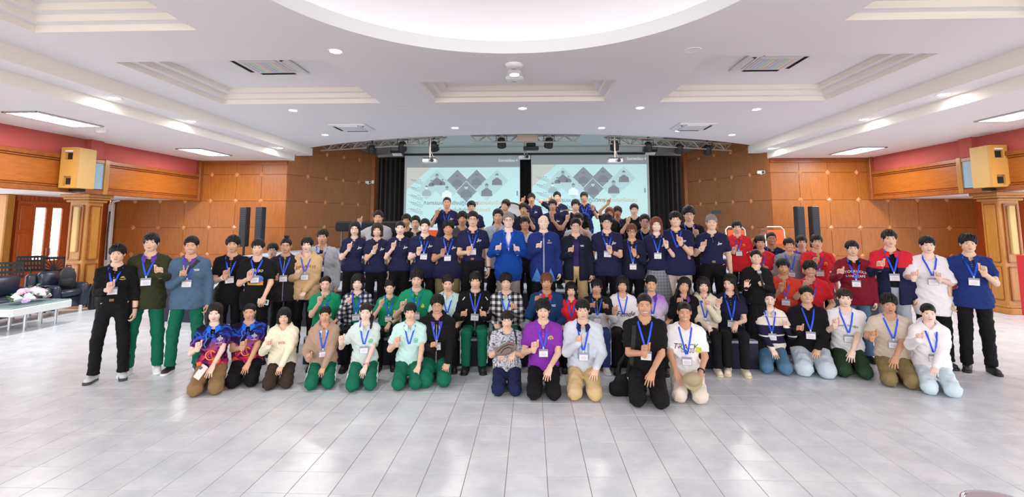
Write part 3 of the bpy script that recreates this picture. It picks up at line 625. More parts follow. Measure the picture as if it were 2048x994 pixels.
# ---- stage gear: keyboard under a black cover, drum, cymbal, stands, orange chairs
kx = ony(688, 450, 10.9)
r = empty('keyboard', (kx.x, 10.9, L2_Z)); tag(r, 'keyboard under a black cloth cover on a grey stand behind the women', 'keyboard')
MB().rbox((.62, 0, .93), (1.5, .42, .22), .04).build('cloth_cover', plain('black_cloth', (20, 20, 24), .85, bump=.2), r)
for x in (0.0, .14, 1.1, 1.24): MB().cyl((x, -.1 if x in (0., 1.24) else .1, 0), (x, -.1 if x in (0., 1.24) else .1, .84), .022, 8).build('stand_leg', plain('grey_metal', (92, 94, 104), .4, metal=.5), r)
MB().tube([(.1, 0, .1), (.6, 0, .8)], .02, 8).build('cross_brace', M_black, r); MB().tube([(.6, 0, .1), (.1, 0, .8)], .02, 8).build('cross_brace', M_black, r)
dp = ony(1022, 437, 10.0); r = empty('bass_drum', (dp.x, 10.0, L1_Z)); tag(r, 'white bass drum with a black hoop behind the standing men', 'drum'); zc = dp.z - L1_Z
MB().cyl((0, 0, zc), (0, .35, zc), .30, 28).build('shell', plain('drum_white', (226, 228, 230), .3), r, True); MB().tube([(.31 * math.cos(2 * PI * k / 32), -.01, zc + .31 * math.sin(2 * PI * k / 32)) for k in range(33)], .016, 8, False).build('hoop', M_black, r, True)
MB().cyl((0, -.006, zc), (0, 0, zc), .295, 28).build('drum_head', plain('drum_skin', (238, 238, 236), .5), r)
for s_ in (-1, 1): MB().cyl((s_ * .22, .15, zc - .2), (s_ * .34, .1, 0), .015, 8).build('leg', M_chrome, r)
cp = ony(1136, 421, 10.2); r = empty('cymbal', (cp.x, 10.2, L1_Z)); tag(r, 'brass cymbal on a chrome stand between the back-row men', 'cymbal'); zc = cp.z - L1_Z
MB().lathe((0, 0, zc), [(.02, .03), (.06, .015), (.2, 0), (.2, -.004), (.06, .008), (.02, .02)], 24).build('disc', plain('brass', (206, 160, 84), .25, metal=1), r, True); MB().cyl((0, 0, .0), (0, 0, zc + .05), .012, 8).build('stand', M_chrome, r)
cp = ony(1188, 452, 9.3); r = empty('music_stand', (cp.x, 9.3, L1_Z)); tag(r, 'chrome percussion rack post beside the seated drums', 'stand'); 
for x in (-.02, .06): MB().cyl((x, 0, 0), (x, 0, .95), .022, 10).build('post', M_chrome, r, True)
MB().cyl((-.35, 0, .93), (.5, 0, .93), .022, 10).build('crossbar', M_chrome, r, True); MB().rbox((.22, 0, .8), (.3, .1, .2), .02).build('clamp_box', M_black, r)
sp_ = ony(1376, 441, 9.4); r = empty('snare_drum', (sp_.x + .25, 9.4, L1_Z)); tag(r, 'chrome snare drum on a stand behind the two large men at right', 'drum')
MB().cyl((0, 0, .72), (0, 0, .88), .18, 24).build('shell', M_chrome, r, True); MB().cyl((0, 0, .88), (0, 0, .886), .175, 24).build('drum_head', plain('drum_skin', (238, 238, 236), .5), r); MB().cyl((0, 0, 0), (0, 0, .72), .02, 8).build('post', M_chrome, r)
M_orange = plain('orange_plastic', (236, 96, 34), .45)
def make_chair(p, label, rz=0):
    r = empty('stacking_chair', p, rz); tag(r, label, 'chair', 'orange stacking chairs')
    MB().rbox((0, 0, .44), (.42, .4, .04), .015).build('seat', M_orange, r); MB().rbox((0, .2, .7), (.34, .03, .3), .012, Matrix.Rotation(-.15, 3, 'X')).build('backrest', M_orange, r)
    MB().tube([(-.2, .18, .44), (-.2, .24, .86), (-.14, .25, .92), (.14, .25, .92), (.2, .24, .86), (.2, .18, .44)], .014, 8).build('back_frame', M_wplast, r, True)
    for x in (-1, 1):
        for y in (-1, 1): MB().cyl((x * .19, y * .17, .44), (x * .21, y * .2, 0), .013, 8).build('leg', M_wplast, r, True)
cpx = ony(1545, 452, 8.75); make_chair((cpx.x + .02, 8.75, A_Z * 0 + .66 if cpx.y > L1_Y else 0.0), 'orange chair with a white frame behind the boy raising his hand') if False else None
def chair_px(px, ytop, y, z, label): p = ony(px, ytop, y); make_chair((p.x, y - .25, L2_Z), label)
chair_px(1470, 458, 10.95, L1_Z, 'orange stacking chair with white frame behind the red-shirted boy at right') ; chair_px(1548, 461, 10.95, L1_Z, 'orange stacking chair with white frame behind the boy with the raised arm'); chair_px(872, 463, 10.95, L1_Z, 'orange stacking chair behind the heavy man in navy')
# ---- navy leather sofa group, coffee table, flowers, music stands, bags (left aisle)
def sofa(name, y0, y1, label, seats):
    L = y1 - y0; r = empty(name, (-9.82, (y0 + y1) / 2, 0), -PI / 2 + PI); tag(r, label, 'sofa', 'navy leather seating')
    # local: +x along the seat, -y is... rotated so the seat faces +X of the hall
    r.rotation_euler = (0, 0, PI / 2)     # local -y -> hall +x
    MB().rbox((0, .05, .24), (L - .1, .66, .22), .03).build('base', M_leather, r, True)
    for k in range(seats):
        wd = (L - .36) / seats; x = -(L - .36) / 2 + (k + .5) * wd
        MB().rbox((x, -.1, .42), (wd - .01, .5, .14), .05).build('seat_cushion', M_leather, r, True); MB().rbox((x, .19, .66), (wd - .01, .16, .4), .06, Matrix.Rotation(-.18, 3, 'X')).build('back_cushion', M_leather, r, True)
    MB().rbox((0, .32, .5), (L - .1, .14, .66), .05).build('back', M_leather, r, True)
    for s_ in (-1, 1): MB().rbox((s_ * (L / 2 - .1), .0, .36), (.18, .72, .5), .06).build('armrest', M_leather, r, True)
    for s_ in (-1, 1):
        for y in (-.28, .28): MB().cyl((s_ * (L / 2 - .15), y, 0), (s_ * (L / 2 - .15), y, .14), .03, 10).build('foot', M_wplast, r)
    return r
sofa('sofa', 7.6, 9.75, 'long navy leather sofa at the left edge beside the coffee table', 2); sofa('armchair', 9.78, 10.62, 'navy leather armchair with a backpack on it next to the oak column', 1)
r = empty('coffee_table', (-9.0, 8.75, 0)); tag(r, 'low white coffee table with a glass top and metal legs', 'table')
MB().rbox((0, 0, .36), (.72, 1.1, .13), .012).build('apron', plain('white_lacquer', (232, 236, 234), .25), r); MB().rbox((0, 0, .437), (.7, 1.08, .014), .004).build('glass_top', plain('green_glass', (150, 180, 178), .05), r)
for x, y in ((-.14, -.1), (.16, -.12), (-.13, .46), (.17, .44)): MB().cyl((x, y, 0), (x, y, .3), .024, 12).build('leg', M_steel, r, True)
fl = empty('flower_arrangement', (-8.98, 8.8, .445)); tag(fl, 'low arrangement of white, pink and lilac flowers on the coffee table', 'flowers')
def bloom_mesh(m, seed):
    b = MB(); rd = random.Random(seed)
    for ringi, (n, rr, tilt) in enumerate(((7, .055, .9), (6, .042, .5), (4, .026, .2))):
        for k in range(n):
            a = 2 * PI * k / n + ringi * .4; R = Matrix.Rotation(a, 3, 'Z'); c = R @ Vector((rr * .7, 0, .01 + .018 * ringi))
            b.ball(c, .03, 7, 4, (1, 1, .55))
    return b.mesh('blossom', m, True)
FB = [bloom_mesh(plain('petal_white', (238, 234, 238), .6), 1), bloom_mesh(plain('petal_pink', (236, 196, 206), .6), 2), bloom_mesh(plain('petal_lilac', (204, 178, 222), .6), 3), bloom_mesh(plain('petal_rose', (216, 120, 150), .6), 4)]
leaf_me = MB().add([(0, 0, 0), (.03, .05, .012), (0, .13, .0), (-.03, .05, .012), (0, .05, -.006)], [(0, 1, 4), (1, 2, 4), (2, 3, 4), (3, 0, 4)]).mesh('leaf', plain('leaf_green', (92, 138, 84), .6))
rd = random.Random(4)
for k in range(34):
    a = rd.uniform(0, 2 * PI); q = math.sqrt(rd.random()); x, y = .2 * q * math.cos(a), .34 * q * math.sin(a); z = .05 + .17 * (1 - q * q)
    inst('blossom', FB[[0, 0, 1, 2, 0, 1, 2, 3][k % 8]], fl, (x, y, z), (rd.uniform(-.5, .5), rd.uniform(-.5, .5), a))
for k in range(40):
    a = rd.uniform(0, 2 * PI); q = rd.uniform(.5, .95); inst('leaf', leaf_me, fl, (.2 * q * math.cos(a), .33 * q * math.sin(a), .03 + .13 * rd.random()), (rd.uniform(-.2, .9), rd.uniform(-.6, .6), a - PI / 2), (.6, .6, .6))
for k in range(5):
    a = rd.uniform(0, 2 * PI); MB().tube([(0, 0, .1), (.06 * math.cos(a), .1 * math.sin(a), .22), (.08 * math.cos(a), .13 * math.sin(a), .3)], .006, 5).build('stem', MATS['leaf_green'], fl)
    for t in range(4): inst('leaf', leaf_me, fl, (.07 * math.cos(a), .12 * math.sin(a), .2 + t * .03), (.4, 0, a + t * 1.6), (.5, .5, .5))
def music_stand(px, py, y, w, label, kind):
    p = ony(px, py, y); r = empty('music_stand', (p.x, y, 0), .5); tag(r, label, 'music stand', 'black perforated music stands'); zc = p.z; h_ = .34
    b = MB(); 
    if kind == 0:
        nx = 8
        for k in range(nx + 1): b.box((-w / 2 + w * k / nx, 0, 0), (w / nx * .45, .008, h_))
        for z in (-h_ / 2 + .02, -.05, .06, h_ / 2 - .02): b.box((0, 0, z), (w, .009, .05))
    else:
        for k in range(9):
            a = PI * (k + .5) / 9; b.box((.12 * math.cos(a) * 1.15, 0, -h_ / 2 + .02 + .17 * math.sin(a)), (.022, .008, .24), Matrix.Rotation(PI / 2 - a, 3, 'Y'))
        b.box((0, 0, h_ / 2 - .03), (w, .009, .06)); b.box((0, 0, -h_ / 2 + .02), (w, .009, .04))
        for q in (-1, 1): b.box((q * (w / 2 - .015), 0, 0), (.03, .009, h_))
    R = Matrix.Rotation(.2, 3, 'X'); b.v = [tuple(R @ Vector(v) + Vector((0, 0, zc))) for v in b.v]; b.build('desk', M_black, r)
    MB().box((0, -.03, zc - h_ / 2), (w, .06, .01)).build('ledge', M_black, r); MB().cyl((0, .02, .05), (0, .02, zc), .013, 8).build('pole', M_black, r)
    for k in range(3): a = 2 * PI * k / 3; MB().cyl((0, .02, .2), (.28 * math.cos(a), .02 + .28 * math.sin(a), .0), .01, 6).build('leg', M_black, r)
music_stand(62, 527, 10.9, .46, 'black music stand with slotted desk behind the gap between sofa and armchair', 0); music_stand(108, 528, 11.2, .4, 'black music stand with sunburst cut-outs in front of the glazed door', 1); music_stand(18, 540, 10.4, .46, 'black music stand at the left edge behind the sofa', 0)
def backpack(p, w, h_, label, rz=0):
    r = empty('backpack', p, rz); tag(r, label, 'bag', 'black backpacks on the seats'); m = plain('black_nylon', (24, 25, 30), .6, bump=.2)
    b = MB(); n = 10
    for i in range(n + 1):
        t = i / n; k = (1 - max(0, t - .55) ** 2 * 3.2) * (1 if t > .05 else .85)
        for q in range(16):
            a = 2 * PI * q / 16; cx_, cy_ = math.cos(a), math.sin(a); s1 = math.copysign(abs(cx_) ** .6, cx_); s2 = math.copysign(abs(cy_) ** .6, cy_); b.v.append((s1 * w / 2 * k, s2 * w * .34 * k, h_ * t))
    for i in range(n):
        for q in range(16): b.f.append((i * 16 + q, i * 16 + (q + 1) % 16, (i + 1) * 16 + (q + 1) % 16, (i + 1) * 16 + q))
    b.f.append(tuple(range(n * 16, n * 16 + 16))); b.f.append(tuple(range(16))[::-1]); b.build('bag_body', m, r, True)
    MB().rbox((0, -w * .36, h_ * .3), (w * .7, w * .16, h_ * .42), .03).build('front_pocket', m, r, True); MB().tube([(-.04, .03, h_ * .97), (-.04, .03, h_ * 1.07), (.04, .03, h_ * 1.07), (.04, .03, h_ * .97)], .012, 6).build('grab_handle', m, r, True)
    for s_ in (-1, 1): MB().tube([(s_ * .08, w * .34, h_ * .9), (s_ * .1, w * .46, h_ * .55), (s_ * .12, w * .36, h_ * .08)], .018, 6).build('shoulder_strap', m, r, True)
backpack((-9.74, 10.32, .495), .28, .44, 'upright black backpack standing on the navy armchair', .7); bq = onz(180, 590, .3); backpack((-9.5, 10.8, .0), .28, .6, 'tall black bag standing on the floor beside the armchair', 1.2)
ph = onz(105, 566, .62); tag(MB().rbox((-9.6, 9.66, .62), (.2, .12, .02), .006).build('folder', plain('dark_phone', (40, 40, 46), .3)), 'small dark case lying on the sofa armrest', 'case')
st = onz(1957, 986, .46)
r = empty('stool', (st.x, st.y - .16, 0)); tag(r, 'round stool with a shiny chrome rim at the bottom right corner', 'stool')
MB().lathe((0, 0, 0), [(.12, .445), (.15, .455), (.155, .47), (.0, .478)], 28).build('seat', plain('pinkish_vinyl', (168, 150, 160), .4), r, True); MB().tube([(.165 * math.cos(2 * PI * k / 32), .165 * math.sin(2 * PI * k / 32), .46) for k in range(33)], .014, 8, False).build('rim', M_chrome, r, True)
for k in range(4): a = PI / 4 + k * PI / 2; MB().cyl((.13 * math.cos(a), .13 * math.sin(a), .45), (.17 * math.cos(a), .17 * math.sin(a), 0), .012, 8).build('leg', M_chrome, r)
r = empty('red_board', (9.88, 9.88, 0)); tag(r, 'bright red free-standing board at the right edge beside the oak column', 'board'); M_rb = plain('red_board_paint', (196, 44, 50), .5)
MB().rbox((0, 0, .62), (.06, 1.6, 1.2), .01).build('panel', M_rb, r)
for y in (-.6, .6): MB().rbox((0, y, .015), (.3, .05, .03), .005).build('foot', M_black, r)
tag(MB().rbox(onz(1899, 645, 0) + Vector((0, 0, .07)), (.11, .06, .14), .01).build('floor_socket', plain('ivory', (220, 214, 200), .5)), 'small ivory socket box standing on the floor behind the white T-shirt man', 'socket')
# ================================================================== PEOPLE: signed-distance bodies and clothes, meshed by surface nets
f32 = np.float32
def sm(a, b, k):
    h_ = np.maximum(k - np.abs(a - b), 0) / k; return np.minimum(a, b) - h_ * h_ * (k * .25)
def smx(a, b, k): return -sm(-a, -b, k)
def capd(P, a, b, ra, rb=None, fy=1.0):
    rb = ra if rb is None else rb; a = np.array(a, f32); b = np.array(b, f32)
    if fy != 1.0:
        sc = np.array([1, 1 / fy, 1], f32); P = P * sc; a = a * sc; b = b * sc
    ba = b - a; pa = P - a; t = np.clip((pa @ ba) / max(float(ba @ ba), 1e-9), 0, 1)
    q = pa - t[:, None] * ba; d = np.sqrt(np.einsum('ij,ij->i', q, q)) - (ra + t * (rb - ra)); return d * (fy if fy < 1 else 1.0)
def elld(P, c, r):
    q = (P - np.array(c, f32)); r = np.array(r, f32); k0 = np.sqrt(np.sum((q / r) ** 2, 1)); k1 = np.sqrt(np.sum((q / r ** 2) ** 2, 1)); return k0 * (k0 - 1) / np.maximum(k1, 1e-6)
COR = [(i, j, k) for i in (0, 1) for j in (0, 1) for k in (0, 1)]
EDG = [(a, b) for a in range(8) for b in range(a + 1, 8) if sum(abs(COR[a][q] - COR[b][q]) for q in range(3)) == 1]
def nets(fn, lo, hi, hs):
    lo = np.array(lo, f32); hi = np.array(hi, f32); n = np.maximum(np.ceil((hi - lo) / hs).astype(int) + 1, 3)
    ax = [lo[q] + hs * np.arange(n[q], dtype=f32) for q in range(3)]
    G = np.stack(np.meshgrid(*ax, indexing='ij'), -1).reshape(-1, 3); v = fn(G).reshape(n).astype(f32)
    v[0] = v[-1] = 1; v[:, 0] = v[:, -1] = 1; v[:, :, 0] = v[:, :, -1] = 1
    ins = v < 0; cs = [tuple(slice(o, n[q] - 1 + o) for q, o in enumerate(c)) for c in COR]
    cnt = sum(ins[c].astype(np.int8) for c in cs); act = (cnt > 0) & (cnt < 8); idx = -np.ones(act.shape, np.int64); ids = np.argwhere(act); idx[act] = np.arange(len(ids))
    vals = [v[c][act] for c in cs]; acc = np.zeros((len(ids), 3), f32); num = np.zeros(len(ids), f32)
    for a, b in EDG:
        va, vb = vals[a], vals[b]; cr = (va < 0) != (vb < 0); t = np.where(cr, va / np.where(va - vb == 0, 1, va - vb), 0)[:, None]
        p = np.array(COR[a], f32) + t * (np.array(COR[b], f32) - np.array(COR[a], f32)); acc += np.where(cr[:, None], p, 0); num += cr
    V = lo + (ids + acc / num[:, None]) * hs
    Fs = []
    for d in range(3):
        e1, e2 = (d + 1) % 3, (d + 2) % 3
        s0 = [slice(None)] * 3; s1 = [slice(None)] * 3; s0[d] = slice(0, -1); s1[d] = slice(1, None); A, B = ins[tuple(s0)], ins[tuple(s1)]
        E = np.argwhere(A != B); ok = (E[:, e1] > 0) & (E[:, e2] > 0) & (E[:, e1] < n[e1] - 1) & (E[:, e2] < n[e2] - 1); E = E[ok]
        def cell(o1, o2): q = E.copy(); q[:, e1] += o1; q[:, e2] += o2; return idx[q[:, 0], q[:, 1], q[:, 2]]
        Q = np.stack([cell(-1, -1), cell(0, -1), cell(0, 0), cell(-1, 0)], 1); fl = ~A[E[:, 0], E[:, 1], E[:, 2]]; Q[fl] = Q[fl][:, ::-1]; Fs.append(Q)
    return V.astype(f32), np.concatenate(Fs).astype(np.int32)
class Acc:                                            # collects islands of one mesh with material slots
    def __init__(s): s.V = []; s.F = []; s.M = []; s.n = 0
    def add(s, V, Fq, mi=0):
        Fq = np.asarray(Fq); 
        if Fq.shape[1] == 3: Fq = np.concatenate([Fq, Fq[:, 2:3]], 1)
        s.V.append(np.asarray(V, f32)); s.F.append(Fq + s.n); s.M.append(np.full(len(Fq), mi, np.int32)); s.n += len(V)
    def mesh(s, name, mats):
        V = np.concatenate(s.V); Q = np.concatenate(s.F); fm = np.concatenate(s.M); tri = Q[:, 2] == Q[:, 3]
        if not tri.any(): return mesh_np(name, V, Q, mats, fm)
        me = bpy.data.meshes.new(name); me.from_pydata(V.tolist(), [], [list(q[:3]) if t else list(q) for q, t in zip(Q.tolist(), tri)])
        me.polygons.foreach_set('material_index', fm); me.polygons.foreach_set('use_smooth', np.ones(len(Q), bool))
        for m in mats: me.materials.append(m)
        return me
# ---------------------------------------------------------------- head template (origin at eye level, face toward -y, chin -.112, crown +.112)
def head_sdf(P, fem=0, wide=1.0):
    d = elld(P, (0, .018, .030), (.076, .095, .085)); d = sm(d, elld(P, (0, -.020, -.034), (.063 * wide, .070, .082)), .03)
    A = P.copy(); A[:, 0] = np.abs(A[:, 0])
    d = sm(d, capd(A, (.0, -.062, -.090), (.014, -.058, -.088), .024 - .004 * fem), .025); d = sm(d, elld(A, (.044 * wide, -.002, -.058), (.022, .03, .028)), .03)
    d = sm(d, elld(A, (.036 * wide, -.058, -.028), (.026, .026, .024)), .02)
    d = sm(d, capd(A, (0, -.078, .024), (.036, -.070, .026), .014 - .003 * fem), .02)
    d = smx(d, -elld(A, (.031, -.104, .000), (.019, .016, .012)), .012)
    d = sm(d, capd(A, (0, -.086, .004), (0, -.106, -.034), .0085, .0125), .010); d = sm(d, elld(A, (.012, -.097, -.039), (.010, .011, .008)), .008)
    d = sm(d, elld(A, (0, -.090, -.066), (.024, .012, .013)), .012)
    return d
def radial(fn, c, nu, nv):
    c = np.array(c, f32); th = np.linspace(-PI, PI, nu, endpoint=False); th = th - .45 * np.sin(th)      # denser in front (th=0 -> -y)
    ph = np.linspace(-PI / 2, PI / 2, nv + 1)[1:-1]; ph = ph - .10 * np.sin(2 * ph) * 0
    T, Q = np.meshgrid(th, ph); D = np.stack([np.cos(Q) * np.sin(T), -np.cos(Q) * np.cos(T), np.sin(Q)], -1).reshape(-1, 3).astype(f32)
    D = np.concatenate([D, [[0, 0, -1], [0, 0, 1]]]).astype(f32); t = np.full(len(D), .2, f32)
    for _ in range(40): t -= .85 * fn(c + D * t[:, None])
    V = c + D * t[:, None]; nr = nv - 1; Fq = []
    for i in range(nr - 1):
        for k in range(nu): k2 = (k + 1) % nu; Fq.append((i * nu + k, i * nu + k2, (i + 1) * nu + k2, (i + 1) * nu + k))
    for k in range(nu): k2 = (k + 1) % nu; Fq.append((nr * nu, k2, k, k)); Fq.append((nr * nu + 1, (nr - 1) * nu + k, (nr - 1) * nu + k2, (nr - 1) * nu + k2))
    return V, np.array(Fq)
def face_y(fn, x, z):
    x = np.asarray(x, f32); z = np.asarray(z, f32); y = np.full(x.shape, -.16, f32)
    for _ in range(30): y += .9 * fn(np.stack([x, y, z], -1))
    return y
def strip(fn, cx, cz, half, off, mi, acc, cap_t=1):
    "cx, cz centre line; half = half thickness"
    cx, cz, half = np.asarray(cx, f32), np.asarray(cz, f32), np.asarray(half, f32); n = len(cx)
    rows = [cz - half, cz, cz + half]; V = []
    for r_, e in zip(rows, (0, 1, 0)): V.append(np.stack([cx, face_y(fn, cx, r_) - off * (1 if e else .4), r_], -1))
    V = np.concatenate(V); Fq = [(i + r_ * n, i + 1 + r_ * n, i + 1 + (r_ + 1) * n, i + (r_ + 1) * n) for r_ in range(2) for i in range(n - 1)]; acc.add(V, np.array(Fq), mi)
def make_head(fem, smile, wide, lod):
    fn = lambda P: head_sdf(P, fem, wide); acc = Acc(); nu, nv = ((46, 34), (32, 24))[lod]
    V, Fq = radial(fn, (0, -.012, -.012), nu, nv); acc.add(V, Fq, 0)
    b = MB()
    for s_ in (-1, 1): b.ball((s_ * .079, .014, -.006), .03, 8, 6, (.36, .68, 1.0)); b.ball((s_ * .083, .006, -.004), .012, 6, 4, (.5, .8, 1.2))
    q4 = np.array([list(f) if len(f) == 4 else [f[0], f[1], f[2], f[2]] for f in b.f]); acc.add(np.array(b.v), q4, 0)
    u = np.linspace(-1, 1, 9)
    for s_ in (-1, 1):
        ex = s_ * .031; sq = .0042 if smile > 1 else .0056
        strip(fn, ex + u * .0145, .001 + .002 * (1 - u * u) * (1 if smile > 1 else .2), sq * np.sqrt(np.maximum(1 - u * u, .02)), .0016, 2, acc)           # white
        k = np.linspace(-1, 1, 7); strip(fn, ex + k * .0066, .0012 + 0 * k, min(sq, .0062) * 1.02 * np.sqrt(np.maximum(1 - k * k, .05)), .0028, 3, acc)   # iris
        strip(fn, ex + u * .0158, .001 + sq * np.sqrt(np.maximum(1 - u * u, 0)) * .95, .0013 + 0 * u, .0030, 3, acc)                                      # lash line
        strip(fn, s_ * (.014 + (u + 1) * .5 * .034), .0205 + .0045 * np.sin((u + 1) * .5 * PI * .8), (.0030 - .0008 * fem) * (1 - .45 * (u + 1) * .5), .0026, 4, acc)
    wd = (.021, .024, .027)[smile]; up = (.000, .003, .006)[smile]
    if smile == 2:
        strip(fn, u * wd, -.066 + up * u * u, .0042 * np.sqrt(np.maximum(1 - u * u, .02)), .0022, 5, acc)
        strip(fn, u * wd, -.0605 + up * u * u, .0018 * (1 - .4 * np.abs(u)), .0034, 1, acc); strip(fn, u * wd * .92, -.0715 + up * u * u, .0026 * (1 - .5 * np.abs(u)), .0036, 1, acc)
    else:
        strip(fn, u * wd, -.0630 + up * u * u, .0026 * (1 - .7 * np.abs(u)) + .0006, .0028, 1, acc); strip(fn, u * wd * .9, -.0695 + up * u * u, .0036 * (1 - .75 * np.abs(u)) + .0004, .0034, 1, acc)
        strip(fn, u * wd, -.0662 + up * u * u, .0007 + 0 * u, .0040, 4, acc)
    return np.concatenate(acc.V), np.concatenate(acc.F), np.concatenate(acc.M)
HEADS = {}
def get_head(fem, smile, wide, lod):
    k = (fem, smile, wide, lod)
    if k not in HEADS: HEADS[k] = make_head(*k)
    return HEADS[k]
# ---------------------------------------------------------------- hands (right hand: wrist at origin, fingers +z, palm toward -y, thumb toward +x)
def hand_sdf(P, pose):
    d = capd(P, (0, 0, -.03), (0, 0, .01), .027, .027, .78)
    d = sm(d, capd(P, (-.018, 0, .03), (-.026, 0, .078), .022, .017, .75), .02); d = sm(d, capd(P, (.014, 0, .03), (.026, 0, .080), .022, .017, .75), .02); d = sm(d, capd(P, (0, 0, .0), (0, 0, .08), .024, .02, .7), .02)
    bx = (.029, .010, -.010, -.029); ln = (.92, 1.0, .95, .76)
    def fing(pts, r=.0088):
        nonlocal d
        for i in range(len(pts) - 1): d = sm(d, capd(P, pts[i], pts[i + 1], r - .0008 * i, r - .0008 * (i + 1)), .005)
    for i in range(4):
        x, L = bx[i], ln[i]; z0 = .084 - abs(i - 1) * .004
        if pose == 'open':
            sp = (i - 1.5) * -.009; fing([(x, 0, z0), (x + sp * .6, -.006, z0 + .040 * L), (x + sp, -.018, z0 + .066 * L), (x + sp * 1.2, -.030, z0 + .084 * L)])
        elif pose == 'relax':
            sp = (i - 1.5) * -.003; fing([(x, 0, z0), (x + sp, -.016, z0 + .036 * L), (x + sp, -.040, z0 + .050 * L), (x + sp * .8, -.058, z0 + .044 * L)])
        elif pose == 'heart' and i == 0: fing([(x, 0, z0), (x - .002, -.014, z0 + .036), (x - .004, -.034, z0 + .050), (x - .012, -.046, z0 + .066)])
        elif pose == 'vee' and i < 2: sp = (.014, -.014)[i]; fing([(x, 0, z0), (x + sp * .7, -.002, z0 + .042), (x + sp * 1.3, -.004, z0 + .086)])
        else: fing([(x, 0, z0), (x, -.026, z0 + .022 * L), (x * .95, -.048, z0 - .002), (x * .9, -.040, z0 - .026), (x * .9, -.026, z0 - .030)])
    if pose == 'heart': fing([(.022, -.006, .02), (.040, -.022, .050), (.034, -.040, .088), (.030, -.046, .120), (.036, -.044, .146)], .0105)
    elif pose in ('open', 'relax'): fing([(.020, -.004, .015), (.044, -.016, .040), (.056, -.026, .068), (.058, -.036, .088)], .0105)
    else: fing([(.022, -.006, .02), (.040, -.026, .045), (.026, -.050, .066), (.004, -.056, .074)], .0105)
    return d
HANDS = {}
def get_hand(pose, left, lod):
    k = (pose, left, lod)
    if k not in HANDS:
        V, Fq = nets(lambda P: hand_sdf(P, pose), (-.07, -.085, -.055), (.085, .045, .20), (.0056, .0085)[lod])
        if left: V = V * np.array([-1, 1, 1], f32); Fq = Fq[:, ::-1]
        HANDS[k] = (V, Fq)
    return HANDS[k]
